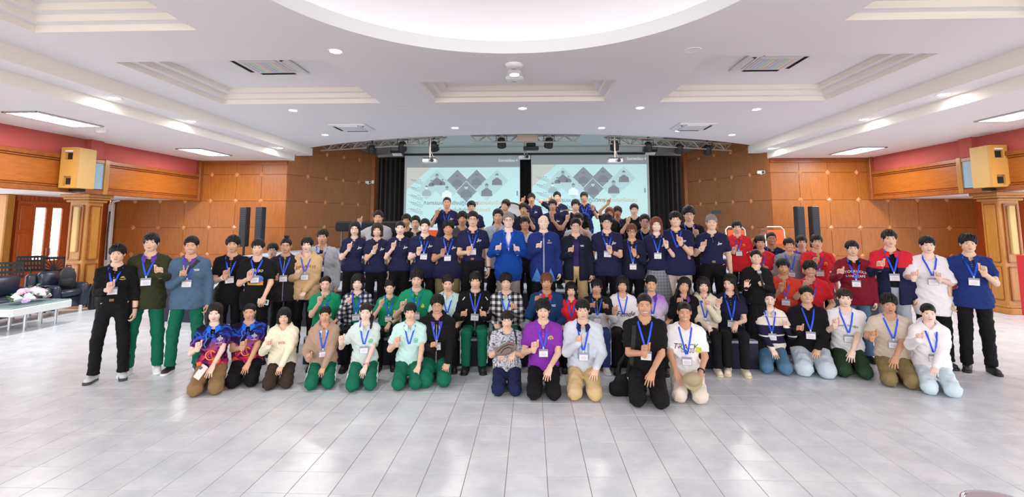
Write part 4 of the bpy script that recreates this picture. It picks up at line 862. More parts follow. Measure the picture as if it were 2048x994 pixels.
# ---------------------------------------------------------------- hair templates (head coordinates)
def hair_sdf(P, st):
    A = P.copy(); A[:, 0] = np.abs(A[:, 0]); x, y, z = A[:, 0], P[:, 1], P[:, 2]; X = P[:, 0]
    an = np.arctan2(X, -(y - .02)); cl = .0030 * np.sin(an * 17 + 3 * np.sin(z * 40)) + .0022 * np.sin(an * 31 + z * 60 + 1)
    def cap_(ex, c=(0, .022, .034)): return elld(P, c, (.077 + ex, .096 + ex, .086 + ex * 1.15))
    def open_(top, wx=.066, c=-.055, fy=.085): return elld(A, (0, -.108, c), (wx, fy, top - c))
    def nape(d, z0, sl): return np.maximum(d, (z0 - sl * (y - .0)) - z)
    ears = elld(A, (.084, .010, -.014), (.022, .028, .034))
    if st == 'fringe':          # full fringe to the brows
        d = cap_(.016) + cl; J = A.copy(); J[:, 2] = z - .005 * np.sin(X * 190) - .004 * np.sin(X * 83 + 1); d = np.maximum(d, -elld(J, (0, -.108, -.055), (.068, .085, .083)))
        d = smx(nape(d, -.026, .62), -ears, .008)
    elif st == 'curtain':       # centre-parted fringe
        d = cap_(.017) + cl; op = np.minimum(open_(.030, .060), capd(A, (0, -.11, .0), (0, -.112, .062), .030, .012)); d = np.maximum(d, -op); d = smx(nape(d, -.036, .62), -elld(A, (.086, .012, -.022), (.02, .024, .03)), .008)
    elif st == 'swept':         # short, forehead bare
        d = cap_(.014, (0, .026, .040)) + cl; d = np.maximum(d, -open_(.064, .070)); d = smx(nape(d, -.018, .6), -ears, .008)
    elif st == 'spiky':
        d = cap_(.020, (0, .018, .038)) + cl * 1.6 - .006 * np.maximum(0, np.sin(X * 150) * np.sin(y * 130)) * (z > .06); d = np.maximum(d, -open_(.048, .068)); d = smx(nape(d, -.022, .6), -ears, .008)
    elif st == 'buzz':
        d = cap_(.0065, (0, .026, .034)); d = np.maximum(d, -open_(.066, .070)); d = smx(nape(d, -.012, .5), -ears, .008)
    elif st == 'curly':
        d = cap_(.026, (0, .022, .044)) + .005 * np.sin(X * 110) * np.sin(y * 120 + 1) * np.sin(z * 115); d = np.maximum(d, -open_(.040, .068)); d = smx(nape(d, -.02, .6), -ears, .008)
    elif st == 'bald':
        d = cap_(.005, (0, .026, .030)); d = np.maximum(d, -open_(.075, .072)); d = np.maximum(d, np.where(y < .06, z - (.024 + .2 * y), z - .05)); d = smx(nape(d, -.02, .5), -ears, .008)
    elif st in ('long', 'longbangs'):
        d = cap_(.014) + cl; bk = capd(P, (0, .050, .02), (0, .085, -.30), .088, .080, .48) + cl; d = sm(d, bk, .03)
        lk = capd(A, (.074, .000, .02), (.096, -.012, -.25), .026, .018) + cl * .8; d = sm(d, lk, .02)
        op = np.minimum(open_(.030 if st == 'longbangs' else .058, .060, -.06), capd(A, (0, -.09, -.10), (0, -.13, -.34), .062, .06)); d = np.maximum(d, -op)
        if st == 'long': d = np.maximum(d, -capd(A, (0, -.11, .03), (0, -.10, .075), .022, .006))
    elif st == 'bob':
        d = cap_(.017) + cl; d = sm(d, capd(P, (0, .045, .02), (0, .05, -.085), .092, .092, .62) + cl, .03); d = sm(d, capd(A, (.076, -.006, .02), (.084, -.016, -.085), .026, .024) + cl, .02)
        op = np.minimum(open_(.046, .060, -.06), capd(A, (0, -.09, -.1), (0, -.1, -.2), .058, .06)); d = np.maximum(d, -op); d = np.maximum(d, -.118 - z)
    elif st in ('tied', 'pony', 'bun', 'topknot'):
        d = cap_(.0085) + cl * .5; d = np.maximum(d, -open_(.060, .066)); d = smx(nape(d, -.020, .62), -ears, .008)
        if st == 'tied': d = sm(d, elld(P, (0, .125, .005), (.035, .03, .035)) + cl, .012)
        if st == 'bun': d = sm(d, elld(P, (0, .10, .085), (.04, .036, .036)) + cl, .012)
        if st == 'topknot': d = sm(d, elld(P, (0, .03, .142), (.034, .03, .024)) + cl * 2, .01); d = np.minimum(d, capd(A, (.0, .03, .148), (.05, .02, .165), .010, .004))
        if st == 'pony': d = sm(d, capd(P, (.02, .115, .0), (.085, .06, -.09), .026, .026) + cl, .015); d = sm(d, capd(P, (.085, .06, -.09), (.080, -.055, -.22), .027, .016) + cl, .02)
    return d
HAIRS = {}
def get_hair(st):
    if st not in HAIRS:
        lo, hi = [-.13, -.13, -.13], [.13, .16, .185]
        if st in ('long', 'longbangs', 'pony'): lo[2] = -.38
        if st == 'bob': lo[2] = -.14
        HAIRS[st] = nets(lambda P: hair_sdf(P, st), lo, hi, .0062)
    return HAIRS[st]
HAIRME = {}
def hair_mesh(st, colr):
    if (st, colr) not in HAIRME:
        c = dict(black=(15, 12, 12), brown=(46, 27, 20), auburn=(104, 60, 36), red=(112, 58, 36), grey=(128, 124, 122), silver=(176, 172, 168), dark=(26, 19, 17))[colr]
        m = mat('hair_' + colr, c, .45, spec=.3, bump=.35, bscale=90); V, Fq = get_hair(st); HAIRME[st, colr] = mesh_np('hair', V, Fq, m)
    return HAIRME[st, colr]
# ---------------------------------------------------------------- shared small meshes
def glasses_mesh(m, r=.0018, w_=.023, h_=.017):
    b = MB()
    for s_ in (-1, 1):
        b.tube([(s_ * .033 + w_ * math.copysign(abs(math.cos(a)) ** .7, math.cos(a)), -.108, -.004 + h_ * math.copysign(abs(math.sin(a)) ** .7, math.sin(a))) for a in [2 * PI * k / 18 for k in range(19)]], r, 5, False)
        b.tube([(s_ * .056, -.108, .003), (s_ * .074, -.09, .003), (s_ * .082, .01, .004), (s_ * .082, .03, -.008)], r, 5)
    b.tube([(-.011, -.109, 0), (0, -.111, .003), (.011, -.109, 0)], r, 5); return b.mesh('glasses', m, True)
GL = {'thin': glasses_mesh(plain('thin_metal_frame', (96, 84, 80), .3, metal=.6)), 'black': glasses_mesh(plain('black_frame', (20, 18, 18), .35), .0032)}
lens_me = [MB().add([(s_ * .033 + .021 * math.cos(2 * PI * k / 14), -.1085, -.004 + .015 * math.sin(2 * PI * k / 14)) for k in range(14)], [tuple(range(14))]).mesh('lens', plain('violet_lens', (110, 70, 200), .1, alpha=.6)) for s_ in (-1, 1)]
M_lany = plain('blue_lanyard', (14, 78, 224), .5); M_clip = plain('clip_white', (228, 228, 230), .4)
badge_me = MB().rbox((0, 0, -.045), (.108, .005, .092), .002).mesh('name_badge', plain('badge_plastic', (150, 156, 176), .2)); 
card_me = MB().box((0, -.0035, -.055), (.098, .003, .064)).mesh('card', plain('badge_card', (236, 232, 236), .5))
bl_ = MB()
for z, w_ in ((-.045, .06), (-.058, .074), (-.070, .05)): bl_.box((0, -.0056, z), (w_, .001, .004))
line_me = bl_.mesh('card_print', plain('badge_print', (190, 176, 190), .6))
clip_me = MB().rbox((0, 0, 0), (.016, .006, .028), .003).mesh('clip', M_clip)
def shoe_mesh(upper):
    def fn(P): d = capd(P, (0, .035, .045), (0, -.12, .038), .042, .040, 1.0); d = sm(d, capd(P, (0, .03, .05), (0, .035, .11), .042, .040), .03); d = np.maximum(d, .022 - P[:, 2]); return np.maximum(d, P[:, 2] - .118)
    V, Fq = nets(fn, (-.07, -.19, 0), (.07, .11, .14), .0095); return mesh_np('shoe', V, Fq, upper)
def sole_fn(P): d = capd(P * np.array([1, 1, 0], f32), (0, .04, 0), (0, -.13, 0), .044, .047); return np.maximum(d, np.abs(P[:, 2] - .016) - .0155)
_sv = nets(sole_fn, (-.075, -.2, -.012), (.075, .11, .045), .008)
SHOES = {}
def shoe_pair(kind):
    if kind not in SHOES:
        c, sc = {'white': ((226, 226, 226), (240, 240, 240)), 'silver': ((196, 198, 200), (60, 60, 64)), 'black': ((26, 26, 28), (20, 20, 20)), 'blackw': ((28, 28, 30), (232, 232, 232)), 'cream': ((222, 214, 192), (214, 200, 172)), 'tan': ((196, 188, 164), (170, 160, 140))}[kind]
        SHOES[kind] = (shoe_mesh(plain('shoe_' + kind, c, .55, bump=.1)), mesh_np('sole', *_sv, plain('sole_' + kind, sc, .6)))
    return SHOES[kind]
sock_me = MB().cyl((0, 0.035, .08), (0, .035, .2), .04, 14).mesh('sock', plain('white_sock', (232, 232, 232), .8), True)
sk_bands = MB(); [sk_bands.lathe((0, .035, 0), [(.0415, z), (.0415, z + .008)], 14) for z in (.15, .168)]
band_me = sk_bands.mesh('sock_stripe', M_black)
SKIN = [mat('skin_fair', (238, 204, 186), .5, sss=.15), mat('skin_light', (228, 186, 160), .5, sss=.15), mat('skin_medium', (214, 164, 134), .5, sss=.12), mat('skin_tan', (202, 150, 118), .5, sss=.1), mat('skin_deep', (178, 126, 96), .5, sss=.1)]
LIPS = [plain('lip_rose', (206, 110, 112), .4), plain('lip_soft', (196, 122, 112), .4), plain('lip_medium', (176, 104, 92), .4), plain('lip_tan', (150, 88, 76), .4), plain('lip_deep', (126, 74, 64), .4)]
M_eyew = plain('eye_white', (232, 226, 222), .3); M_iris = plain('iris_dark', (26, 18, 16), .25); M_brow = plain('brow_hair', (52, 38, 32), .8); M_teeth = plain('teeth', (240, 236, 230), .3)
# ---------------------------------------------------------------- clothing materials
def cloth(c, rough=.85, name=None): return mat(name or 'cloth_%d_%d_%d' % c, c, rough, spec=.25, bump=.25, bscale=26)
def ramp_mat(name, build):
    if name in MATS: return MATS[name]
    m = cloth((128, 128, 128), name=name); N, L, b = nodes_of(m); tc = N.new('ShaderNodeTexCoord'); sx = N.new('ShaderNodeSeparateXYZ'); L.new(tc.outputs['Object'], sx.inputs[0])
    L.new(build(N, L, tc, sx), b.inputs['Base Color']); return m
def math_(N, L, op, a, b=None):
    n = N.new('ShaderNodeMath'); n.operation = op
    for i, q in enumerate((a, b)):
        if q is None: continue
        if isinstance(q, (int, float)): n.inputs[i].default_value = q
        else: L.new(q, n.inputs[i])
    return n.outputs[0]
def ramp_(N, L, fac, stops, interp='LINEAR'):
    r = N.new('ShaderNodeValToRGB'); r.color_ramp.interpolation = interp; e = r.color_ramp.elements
    while len(e) < len(stops): e.new(.5)
    for q, (p, c) in zip(e, stops): q.position = p; q.color = (*lin(c), 1)
    L.new(fac, r.inputs['Fac']); return r.outputs[0]
def plaid(name, ca, cb, cm, sc):
    def bd(N, L, tc, sx):
        fx = math_(N, L, 'GREATER_THAN', math_(N, L, 'FRACT', math_(N, L, 'MULTIPLY', sx.outputs[0], sc)), .5); fz = math_(N, L, 'GREATER_THAN', math_(N, L, 'FRACT', math_(N, L, 'MULTIPLY', sx.outputs[2], sc)), .5)
        return ramp_(N, L, math_(N, L, 'MULTIPLY', math_(N, L, 'ADD', fx, fz), .5), [(0, ca), (.3, cm), (.8, cb)], 'CONSTANT')
    return ramp_mat(name, bd)
def noisy(name, stops, sc, det=5, dist=0.5):
    def bd(N, L, tc, sx):
        n = N.new('ShaderNodeTexNoise'); n.inputs['Scale'].default_value = sc; n.inputs['Detail'].default_value = det; n.inputs['Distortion'].default_value = dist; L.new(tc.outputs['Object'], n.inputs['Vector']); return ramp_(N, L, n.outputs['Fac'], stops)
    return ramp_mat(name, bd)
def zbands(name, stops, z0, z1, interp='CONSTANT'):
    def bd(N, L, tc, sx):
        mr = N.new('ShaderNodeMapRange'); mr.inputs['From Min'].default_value = z0; mr.inputs['From Max'].default_value = z1; L.new(sx.outputs[2], mr.inputs['Value']); return ramp_(N, L, mr.outputs[0], stops, interp)
    return ramp_mat(name, bd)
def jersey(name):
    def bd(N, L, tc, sx):
        n = N.new('ShaderNodeTexNoise'); n.inputs['Scale'].default_value = 7; n.inputs['Detail'].default_value = 5; n.inputs['Distortion'].default_value = 1.2; L.new(tc.outputs['Object'], n.inputs['Vector'])
        a = ramp_(N, L, n.outputs['Fac'], [(.40, (14, 14, 34)), (.50, (24, 30, 96)), (.56, (40, 90, 214)), (.62, (20, 18, 50))])
        b = ramp_(N, L, n.outputs['Fac'], [(.38, (24, 12, 40)), (.47, (120, 24, 90)), (.54, (226, 50, 60)), (.62, (246, 130, 60))])
        mr = N.new('ShaderNodeMapRange'); mr.inputs['From Min'].default_value = .34; mr.inputs['From Max'].default_value = .62; L.new(sx.outputs[2], mr.inputs['Value'])
        mx = N.new('ShaderNodeMix'); mx.data_type = 'RGBA'; L.new(mr.outputs[0], mx.inputs['Factor']); L.new(b, mx.inputs['A']); L.new(a, mx.inputs['B']); return mx.outputs['Result']
    return ramp_mat(name, bd)
NAVY = cloth((29, 31, 66)); NAVY2 = cloth((23, 26, 50)); BLACK = cloth((15, 14, 16)); CHAR = cloth((40, 34, 38)); RED = cloth((214, 40, 48)); GREEN = cloth((22, 142, 98)); MINT = cloth((196, 230, 224)); MINT2 = cloth((206, 222, 216)); WHITE = cloth((236, 232, 234)); TAN = cloth((206, 172, 128)); BROWNH = cloth((176, 146, 126)); CREAM = cloth((238, 230, 204)); GREY = cloth((206, 212, 222)); LGREY = cloth((182, 184, 192)); OLIVE = cloth((52, 56, 34)); PURPLE = cloth((132, 50, 164)); BLUEGREY = cloth((78, 104, 128)); MAROON = cloth((124, 22, 40)); ROYAL = cloth((14, 66, 150)); ROYAL2 = cloth((28, 46, 112)); BEIGE = cloth((206, 190, 172)); IVORY = cloth((224, 212, 190)); DNAVY = cloth((28, 36, 78)); JBLUE = cloth((30, 60, 106)); SKYG = cloth((164, 180, 196)); LILACC = cloth((106, 56, 150)); ORANGEC = cloth((214, 66, 48))
PB = cloth((16, 15, 18)); PG = cloth((16, 104, 78)); PKHAKI = cloth((140, 112, 76)); PBROWN = cloth((58, 46, 40)); PTAN = cloth((206, 178, 132)); PCREAM = cloth((226, 212, 196)); PJEAN = cloth((86, 122, 152)); PLJEAN = cloth((196, 208, 218)); POLIVE = cloth((138, 120, 82)); PDG = cloth((40, 62, 42)); PNAVY = cloth((28, 34, 72)); PSKY = cloth((206, 222, 230)); PGREYT = cloth((150, 140, 132)); PTRACK = cloth((44, 62, 112)); SKIRT = plaid('grey_check_skirt', (150, 152, 158), (122, 124, 132), (138, 140, 146), 22)
JERSEY = jersey('jersey_print'); MARBLE = noisy('marbled_print', [(.36, (62, 66, 84)), (.46, (150, 152, 164)), (.54, (226, 226, 228)), (.62, (118, 122, 138))], 26, 6, 1.0)
PLAID = plaid('black_white_plaid', (26, 26, 28), (222, 220, 218), (112, 112, 114), 13); PLAID2 = plaid('dark_plaid', (30, 32, 40), (206, 208, 214), (84, 88, 100), 15)
LILAC = zbands('lilac_fade', [(0, (240, 232, 240)), (.5, (216, 190, 226)), (1, (170, 120, 200))], .62, .92, 'LINEAR')
def sweater_mat():
    return zbands('cream_navy_sweater', [(0, (236, 226, 206)), (.10, (34, 32, 62)), (.30, (228, 222, 212)), (.335, (34, 32, 62)), (.58, (238, 230, 214)), (.78, (170, 70, 80)), (.792, (238, 230, 214))], .28, .78)
M_gold = plain('gold_print', (206, 164, 66), .5); M_wprint = plain('white_print', (236, 236, 238), .6); M_kprint = plain('black_print', (24, 24, 28), .6); M_oprint = plain('orange_print', (244, 134, 40), .6); M_yprint = plain('yellow_print', (206, 206, 66), .6); M_gprint = plain('green_print', (90, 186, 150), .6); M_mprint = plain('maroon_print', (130, 30, 40), .6); M_greyp = plain('grey_print', (150, 160, 190), .6); M_pprint = plain('pink_print', (226, 80, 150), .6); M_bprint = plain('blue_print', (70, 130, 210), .6)
# ---------------------------------------------------------------- one person
def nrm(v): v = np.asarray(v, float); return v / max(np.linalg.norm(v), 1e-9)
def ribbon(pts, wd):
    pts = [np.array(p, float) for p in pts]; out = []
    for i in range(len(pts) - 1):
        t = nrm(pts[i + 1] - pts[i]); n = np.array((-t[1], t[0])) * wd / 2; out.append([pts[i] - n, pts[i + 1] - n, pts[i + 1] + n, pts[i] + n])
    return out
def circ2(cx, cz, rx, rz, n=14): return [(cx + rx * math.cos(2 * PI * k / n), cz + rz * math.sin(2 * PI * k / n)) for k in range(n)]
def ringp(cx, cz, r0, r1, n=16, a0=0, a1=2 * PI):
    o = []
    for k in range(n):
        a, b = a0 + (a1 - a0) * k / n, a0 + (a1 - a0) * (k + 1) / n; o.append([(cx + r0 * math.cos(a), cz + r0 * math.sin(a)), (cx + r1 * math.cos(a), cz + r1 * math.sin(a)), (cx + r1 * math.cos(b), cz + r1 * math.sin(b)), (cx + r0 * math.cos(b), cz + r0 * math.sin(b))])
    return o
NP = 0
def person(label, hx, hy, d=None, k=None, pose='stand', sup=0.0, sex='m', w=1.0, skin=1, hair='fringe', hc='black', top='polo', tm=None, sleeve=None, bot='trousers', bm=None, R=('d',), L=('d',), lany=1, gl=None, logo=None, yaw=0.0, tilt=0.0, hyaw=0.0, smile=1, inner=None, collar=None, shoes='black', stripe=None, prints=(), badge=1, strap=None, headw=1.0, zv=.26, belt=False, extra=None, lanym=None, hs=.93, hem_=None):
    global NP; NP += 1; rng = random.Random(NP * 13 + 5); tm = tm or NAVY; bm = bm or PB; fem = 1 if sex == 'f' else 0
    if k is not None: d = onz(hx, k, 0).y + .36
    lod = 0 if d < 6.75 else 1; hv = (.0145, .018)[lod]
    # ---- pose: pelvis frame of the upper body, legs
    seatz = 0
    if pose == 'kneel': pel = np.array([0, .14, .26]); lean = math.radians(3)
    elif pose == 'sit': pel = np.array([0, .06, 0.]); lean = math.radians(3)
    else: pel = np.array([0, 0, .92]); lean = 0
    TOPZ = .652 + hs * .137 + hs * {'curly': .012, 'spiky': .008, 'buzz': -.014, 'bald': -.016, 'tied': -.012, 'pony': -.012, 'topknot': .02, 'bun': -.012}.get(hair, 0)
    tp = ony(hx, hy, d); zt = tp.z
    if pose == 'sit': s = (zt - sup) / (.085 + TOPZ * math.cos(lean)); pel[2] = sup / s + .085
    elif pose == 'kneel': s = zt / (pel[2] + TOPZ * math.cos(lean))
    else: s = (zt - sup) / (pel[2] + TOPZ)
    cl_, sl_ = math.cos(lean), math.sin(lean); M = np.array([[1, 0, 0], [0, cl_, -sl_], [0, sl_, cl_]]); toR = lambda V: np.asarray(V) @ M.T + pel
    a = -math.atan2(tp.x, tp.y) * .75 + yaw; ca, sa = math.cos(a), math.sin(a); hl = toR([0, .0, TOPZ]) * s
    root = empty('person', (tp.x - (hl[0] * ca - hl[1] * sa), tp.y - (hl[0] * sa + hl[1] * ca), 0 if pose == 'sit' else sup), a, s); tag(root, label, 'person', 'people in the group photo')
    def toT(wp):            # world -> torso coordinates
        v = np.array([wp[0] - root.location.x, wp[1] - root.location.y, wp[2] - root.location.z]) / s; v = np.array([v[0] * ca + v[1] * sa, -v[0] * sa + v[1] * ca, v[2]]); return (v - pel) @ M
    # ---- proportions (torso coordinates: pelvis joint = 0)
    sw = (.176, .153)[fem] * (1 + .22 * (w - 1)); wa = w * (1, .93)[fem]; am = (1, .85)[fem] * (1 + .35 * (w - 1))
    def torso(P, off=0.0, loose=0.0):
        dd = capd(P, (-.06 * wa, .005, .02), (.06 * wa, .005, .02), .108 * (.4 + .6 * wa) + off, None, .86)
        dd = sm(dd, capd(P, (0, -.012 * (w > 1.1), .03), (0, -.015 * (w - 1), .25), .122 * wa + off + loose, .128 * (.3 + .7 * wa) + off + loose, .78 + .12 * max(0, w - 1)), .06)
        dd = sm(dd, capd(P, (-.062, .0, .315), (.062, .0, .315), .112 * (.55 + .45 * w) + off + loose * .6, None, .9), .06)
        A = P.copy(); A[:, 0] = np.abs(A[:, 0])
        dd = sm(dd, capd(A, (.04, .012, .43), (sw - .035, .014, .428), .056 + off, .047 + off), .05); dd = sm(dd, capd(A, (sw * .55, .02, .455), (.0, .022, .52), .040 + off, .046 + off * .5), .05)
        if fem: dd = sm(dd, elld(A, (.062, -.082, .30), (.058 + off, .05 + off, .055 + off)), .04)
        return dd
    # ---- arms
    ARM = []
    for side, spec in ((-1, R), (1, L)):
        mir = np.array([1 if side < 0 else -1, 1, 1.]); S = np.array([-(sw - .005), .012, .425]); kind = spec[0]; hint = np.array([-.55, .35, -1.0]); hp = 'relax'
        if kind in ('h', 'v', 'g', 'o', 'r', 'p'):
            off = {'h': .27, 'v': .27, 'g': .26, 'o': .27, 'r': .30, 'p': .1}[kind] if len(spec) < 4 else spec[3]
            T = toT(ony(spec[1], spec[2], tp.y - off * s)) * mir
            if kind in 'hvg' or kind == 'o': zd = nrm((.10, -.15, 1)); n_ = np.array((.25, -1, 0.)); hp = {'h': 'heart', 'v': 'vee', 'g': 'grip', 'o': 'open'}[kind]
            elif kind == 'p': zd = nrm((.1, -.1, 1)); n_ = np.array((.3, -1, 0.)); hp = 'heart'
            else: zd = nrm((.30, -.62, -.72)); n_ = np.array((.0, .45, -1.)); hp = 'open' if pose == 'kneel' else 'relax'
            if kind == 'g': zd = nrm((.55, -.3, .75))
        elif kind == 't':
            T = np.array([-.13, -.26, .055 if pose == 'kneel' else .10]); zd = nrm((.35, -.8, -.35)); n_ = np.array((0, 0.2, -1.)); hp = 'open'
        elif kind == 'b': T = np.array([-.10, .16, .02]); zd = nrm((.6, 0, -.6)); n_ = np.array((0, 1., 0))
        else: T = np.array([-(sw + .055 + .03 * (w - 1)), -.035, -.135]); zd = nrm((.02, -.12, -1)); n_ = np.array((1., 0.1, 0)); hint = np.array([-.3, .6, 0.])
        yd = -(n_ - zd * (n_ @ zd)); yd = nrm(yd); xd = np.cross(yd, zd); HB = np.stack([xd, yd, zd], 1)
        W = T - zd * .056 * hs; l1, l2 = .275, .245; dv = W - S; D = np.linalg.norm(dv); Dm = (l1 + l2) * .995
        if D > Dm: W = S + dv / D * Dm; D = Dm
        if D < .12: W = S + nrm(dv) * .12; D = .12
        u = (W - S) / D; q = (l1 * l1 - l2 * l2 + D * D) / (2 * D); hh = math.sqrt(max(l1 * l1 - q * q, 0)); pv = nrm(hint - u * (hint @ u)); E = S + u * q + pv * hh
        ARM.append(dict(S=S * mir, E=E * mir, W=W * mir, HB=HB, Wr=W, mir=mir, hp=hp, side=side))
    sk = skin
    # ---- body mesh: torso, neck, arms in one surface + head + hands
    def body_f(P):
        dd = torso(P, -.006)
        dd = sm(dd, capd(P, (0, .022, .44), (0, .002, .60), .058 - .008 * fem, .050 - .007 * fem), .035)
        for A in ARM: dd = sm(dd, capd(P, A['S'], A['E'], .046 * am, .038 * am), .03); dd = sm(dd, capd(P, A['E'], A['W'], .039 * am, .0265 * (1, .92)[fem]), .015)
        return dd
    pts = np.array([[0, 0, 0], [sw, 0, .6], [-sw, 0, 0]] + [A[q] for A in ARM for q in 'SEW']); lo = pts.min(0) - .15; hi = pts.max(0) + .13; lo[2] = min(lo[2], -.13); hi[2] = max(hi[2], .66); lo[1] = min(lo[1], -.22 * max(1, w)); hi[1] = max(hi[1], .2 * max(1, w)); lo[0] = min(lo[0], -.26 * w); hi[0] = max(hi[0], .26 * w)
    V, Fq = nets(body_f, lo, hi, (.0155, .019)[lod]); acc = Acc(); acc.add(toR(V), Fq, 0)
    hV, hF, hM = get_head(fem, smile, headw, lod); HR = Matrix.Rotation(hyaw, 3, 'Z') @ Matrix.Rotation(tilt, 3, 'Y') @ Matrix.Rotation(rng.uniform(-.04, .06), 3, 'X'); HRn = np.array(HR) * hs
    HT = np.array([0, -.012, .652]); acc.V.append(toR(hV @ HRn.T + HT).astype(f32)); acc.F.append(hF + acc.n); acc.M.append(hM); acc.n += len(hV)
    for A in ARM:
        v, fq = get_hand(A['hp'], False, lod); v = (v * (.90, .83)[fem]) @ A['HB'].T + A['Wr']; v = v * A['mir']; acc.add(toR(v), fq if A['side'] < 0 else fq[:, ::-1], 0)
    link('body', acc.mesh('body', [SKIN[sk], LIPS[max(0, sk - (1 if fem else 0))], M_eyew, M_iris, M_brow, M_teeth]), root)
    # ---- hair, glasses
    def head_child(nm, me):
        o = link(nm, me, root); mm = Matrix.Rotation(lean, 4, 'X') @ HR.to_4x4(); mm = Matrix.Translation(Vector(toR(HT))) @ mm @ Matrix.Scale(hs, 4); o.matrix_local = mm; return o
    ho = head_child('hair', hair_mesh(hair, hc))
    if headw > 1.02: ho.scale = Vector((headw * .5 + .5, 1, 1)) * hs
    if gl:
        g_ = head_child('glasses', GL['black' if gl == 'black' else 'thin'])
        
        if gl == 'violet': [head_child('lens', lm_) for lm_ in lens_me]
    # ---- top garment
    sleeve = sleeve if sleeve is not None else {'polo': .62, 'tee': .72, 'shirt': .66, 'jacket': 2, 'hoodie': 2, 'sweat': 2, 'suit': 2, 'open': 2, 'dress': 2}[top]
    big = {'polo': .016, 'tee': .020, 'shirt': .018, 'jacket': .024, 'hoodie': .030, 'sweat': .022, 'suit': .020, 'open': .020, 'dress': .02}[top]; sr = {'hoodie': .012, 'jacket': .010, 'suit': .008, 'sweat': .008, 'open': .008}.get(top, .004)
    hem = {'polo': -.09, 'tee': -.10, 'shirt': -.09, 'jacket': -.09, 'hoodie': -.10, 'sweat': -.09, 'suit': -.20, 'open': -.12, 'dress': -.1}[top]
    if pose == 'stand': hem = {'polo': -.14, 'tee': -.19, 'shirt': -.12, 'jacket': -.15, 'hoodie': -.14, 'sweat': -.14, 'suit': -.22, 'open': -.18, 'dress': -.1}[top] if not fem else -.03
    if hem_ is not None: hem = hem_
    if belt: hem = .045
    if pose != 'stand': hem = max(hem, -.075)
    ph = rng.uniform(0, 6)
    def wr(P): return .0058 * np.sin(P[:, 2] * 46 + 5 * np.sin(P[:, 0] * 14 + ph) + ph) * np.sin(P[:, 0] * 30 + 2 * ph + P[:, 1] * 20) + .0030 * np.sin(P[:, 2] * 95 + P[:, 0] * 60 + ph)
    def front_f(P):
        dd = torso(P, big * .55, big * .6 * (0 if belt else 1)); dd = sm(dd, capd(P, (0, 0, .22), (0, .0, hem - .05), (.128 * (.4 + .6 * wa)) + big * 1.2, (.132 * wa) + big * (1.4 if not belt else .4), .80 + .1 * max(0, w - 1)), .05)
        if pose == 'stand' and hem < 0:
            for zz in (-.02, max(-.12, hem + .04)): dd = sm(dd, capd(P, (-.066 * wa, .0, zz), (.066 * wa, .0, zz), .118 * (.4 + .6 * wa) + big * .5, None, .95), .04)
        for A in ARM: E2 = A['S'] + (A['E'] - A['S']) * min(sleeve, 1.0); dd = sm(dd, capd(P, A['S'], E2, .049 * am + sr, .046 * am + sr * 1.3 + (.012 if sleeve < 1 else 0)), .045)
        return dd + wr(P)
    def top_f(P):
        dd = front_f(P)
        for A in ARM:
            if sleeve >= 2: dd = sm(dd, capd(P, A['E'], A['W'], .044 * am + sr * 1.3, .034 * am + sr), .03)
            elif sleeve > 1: dd = sm(dd, capd(P, A['E'], A['E'] + (A['W'] - A['E']) * (sleeve - 1), .049 * am + sr * 1.5, .042 * am + sr), .03)
            if sleeve < 1: u = nrm(A['E'] - A['S']); c_ = A['S'] + (A['E'] - A['S']) * (sleeve + .10); pl = (P - c_.astype(f32)) @ u.astype(f32); rad = np.linalg.norm(P - c_.astype(f32), axis=1); dd = np.where(rad < .16, np.maximum(dd, np.where((np.sign(A['S'][0]) * P[:, 0] > sw * .93 - .02), pl, -1)), dd)
        if top == 'hoodie': dd = sm(dd, hood_f(P), .03)
        if top in ('suit', 'open'):
            wv = np.clip((P[:, 2] - .19) * .19, 0, .055) if top == 'suit' else np.full(len(P), .042, f32) + .06 * np.clip(P[:, 2] - .3, 0, 1) * .5
            dd = np.maximum(dd, -np.maximum(np.abs(P[:, 0]) - wv, P[:, 1] + .01)) if top == 'open' else np.maximum(dd, -np.where(P[:, 2] > .19, np.maximum(np.abs(P[:, 0]) - wv, P[:, 1] + .01), 1))
        nk = capd(P, (0, .012, .485), (0, -.03, .70), .066 - .006 * fem, .09); nk = np.minimum(nk, capd(P, (0, -.06, .50), (0, -.125, .435 if top in ('polo', 'shirt') else .485), .034, .022 if top in ('polo', 'shirt') else .035))
        dd = np.maximum(dd, -nk); return np.maximum(dd, hem - P[:, 2] + .006 * np.sin(P[:, 0] * 22 + ph))
    def hood_f(P):
        q = P - np.array([0, .035, .505], f32); rr = np.sqrt(q[:, 0] ** 2 + (q[:, 1] * .95) ** 2); ring_ = np.sqrt((rr - .092) ** 2 + (q[:, 2] + .25 * (-q[:, 1]) * 0 - .35 * q[:, 1]) ** 2) - .030; return sm(ring_, elld(P, (0, .135, .46), (.10, .05, .09)), .04)
    lo2, hi2 = lo - .04, hi + .04; lo2[2] = hem - .03; hi2[2] = .62
    tmx = tm
    V, Fq = nets(top_f, lo2, hi2, hv); to = link({'polo': 'polo_shirt', 'tee': 't_shirt', 'shirt': 'shirt', 'jacket': 'jacket', 'hoodie': 'hoodie', 'sweat': 'sweatshirt', 'suit': 'suit_jacket', 'open': 'jacket', 'dress': 'dress_top'}[top], mesh_np('top', toR(V), Fq, tmx), root)
    def trace(x, z, fn=front_f):
        x = np.asarray(x, f32); z = np.asarray(z, f32); y = np.full(x.shape, -.36, f32)
        for _ in range(26): y += .8 * np.clip(fn(np.stack([x, y, z], -1)), -.05, .2)
        return y
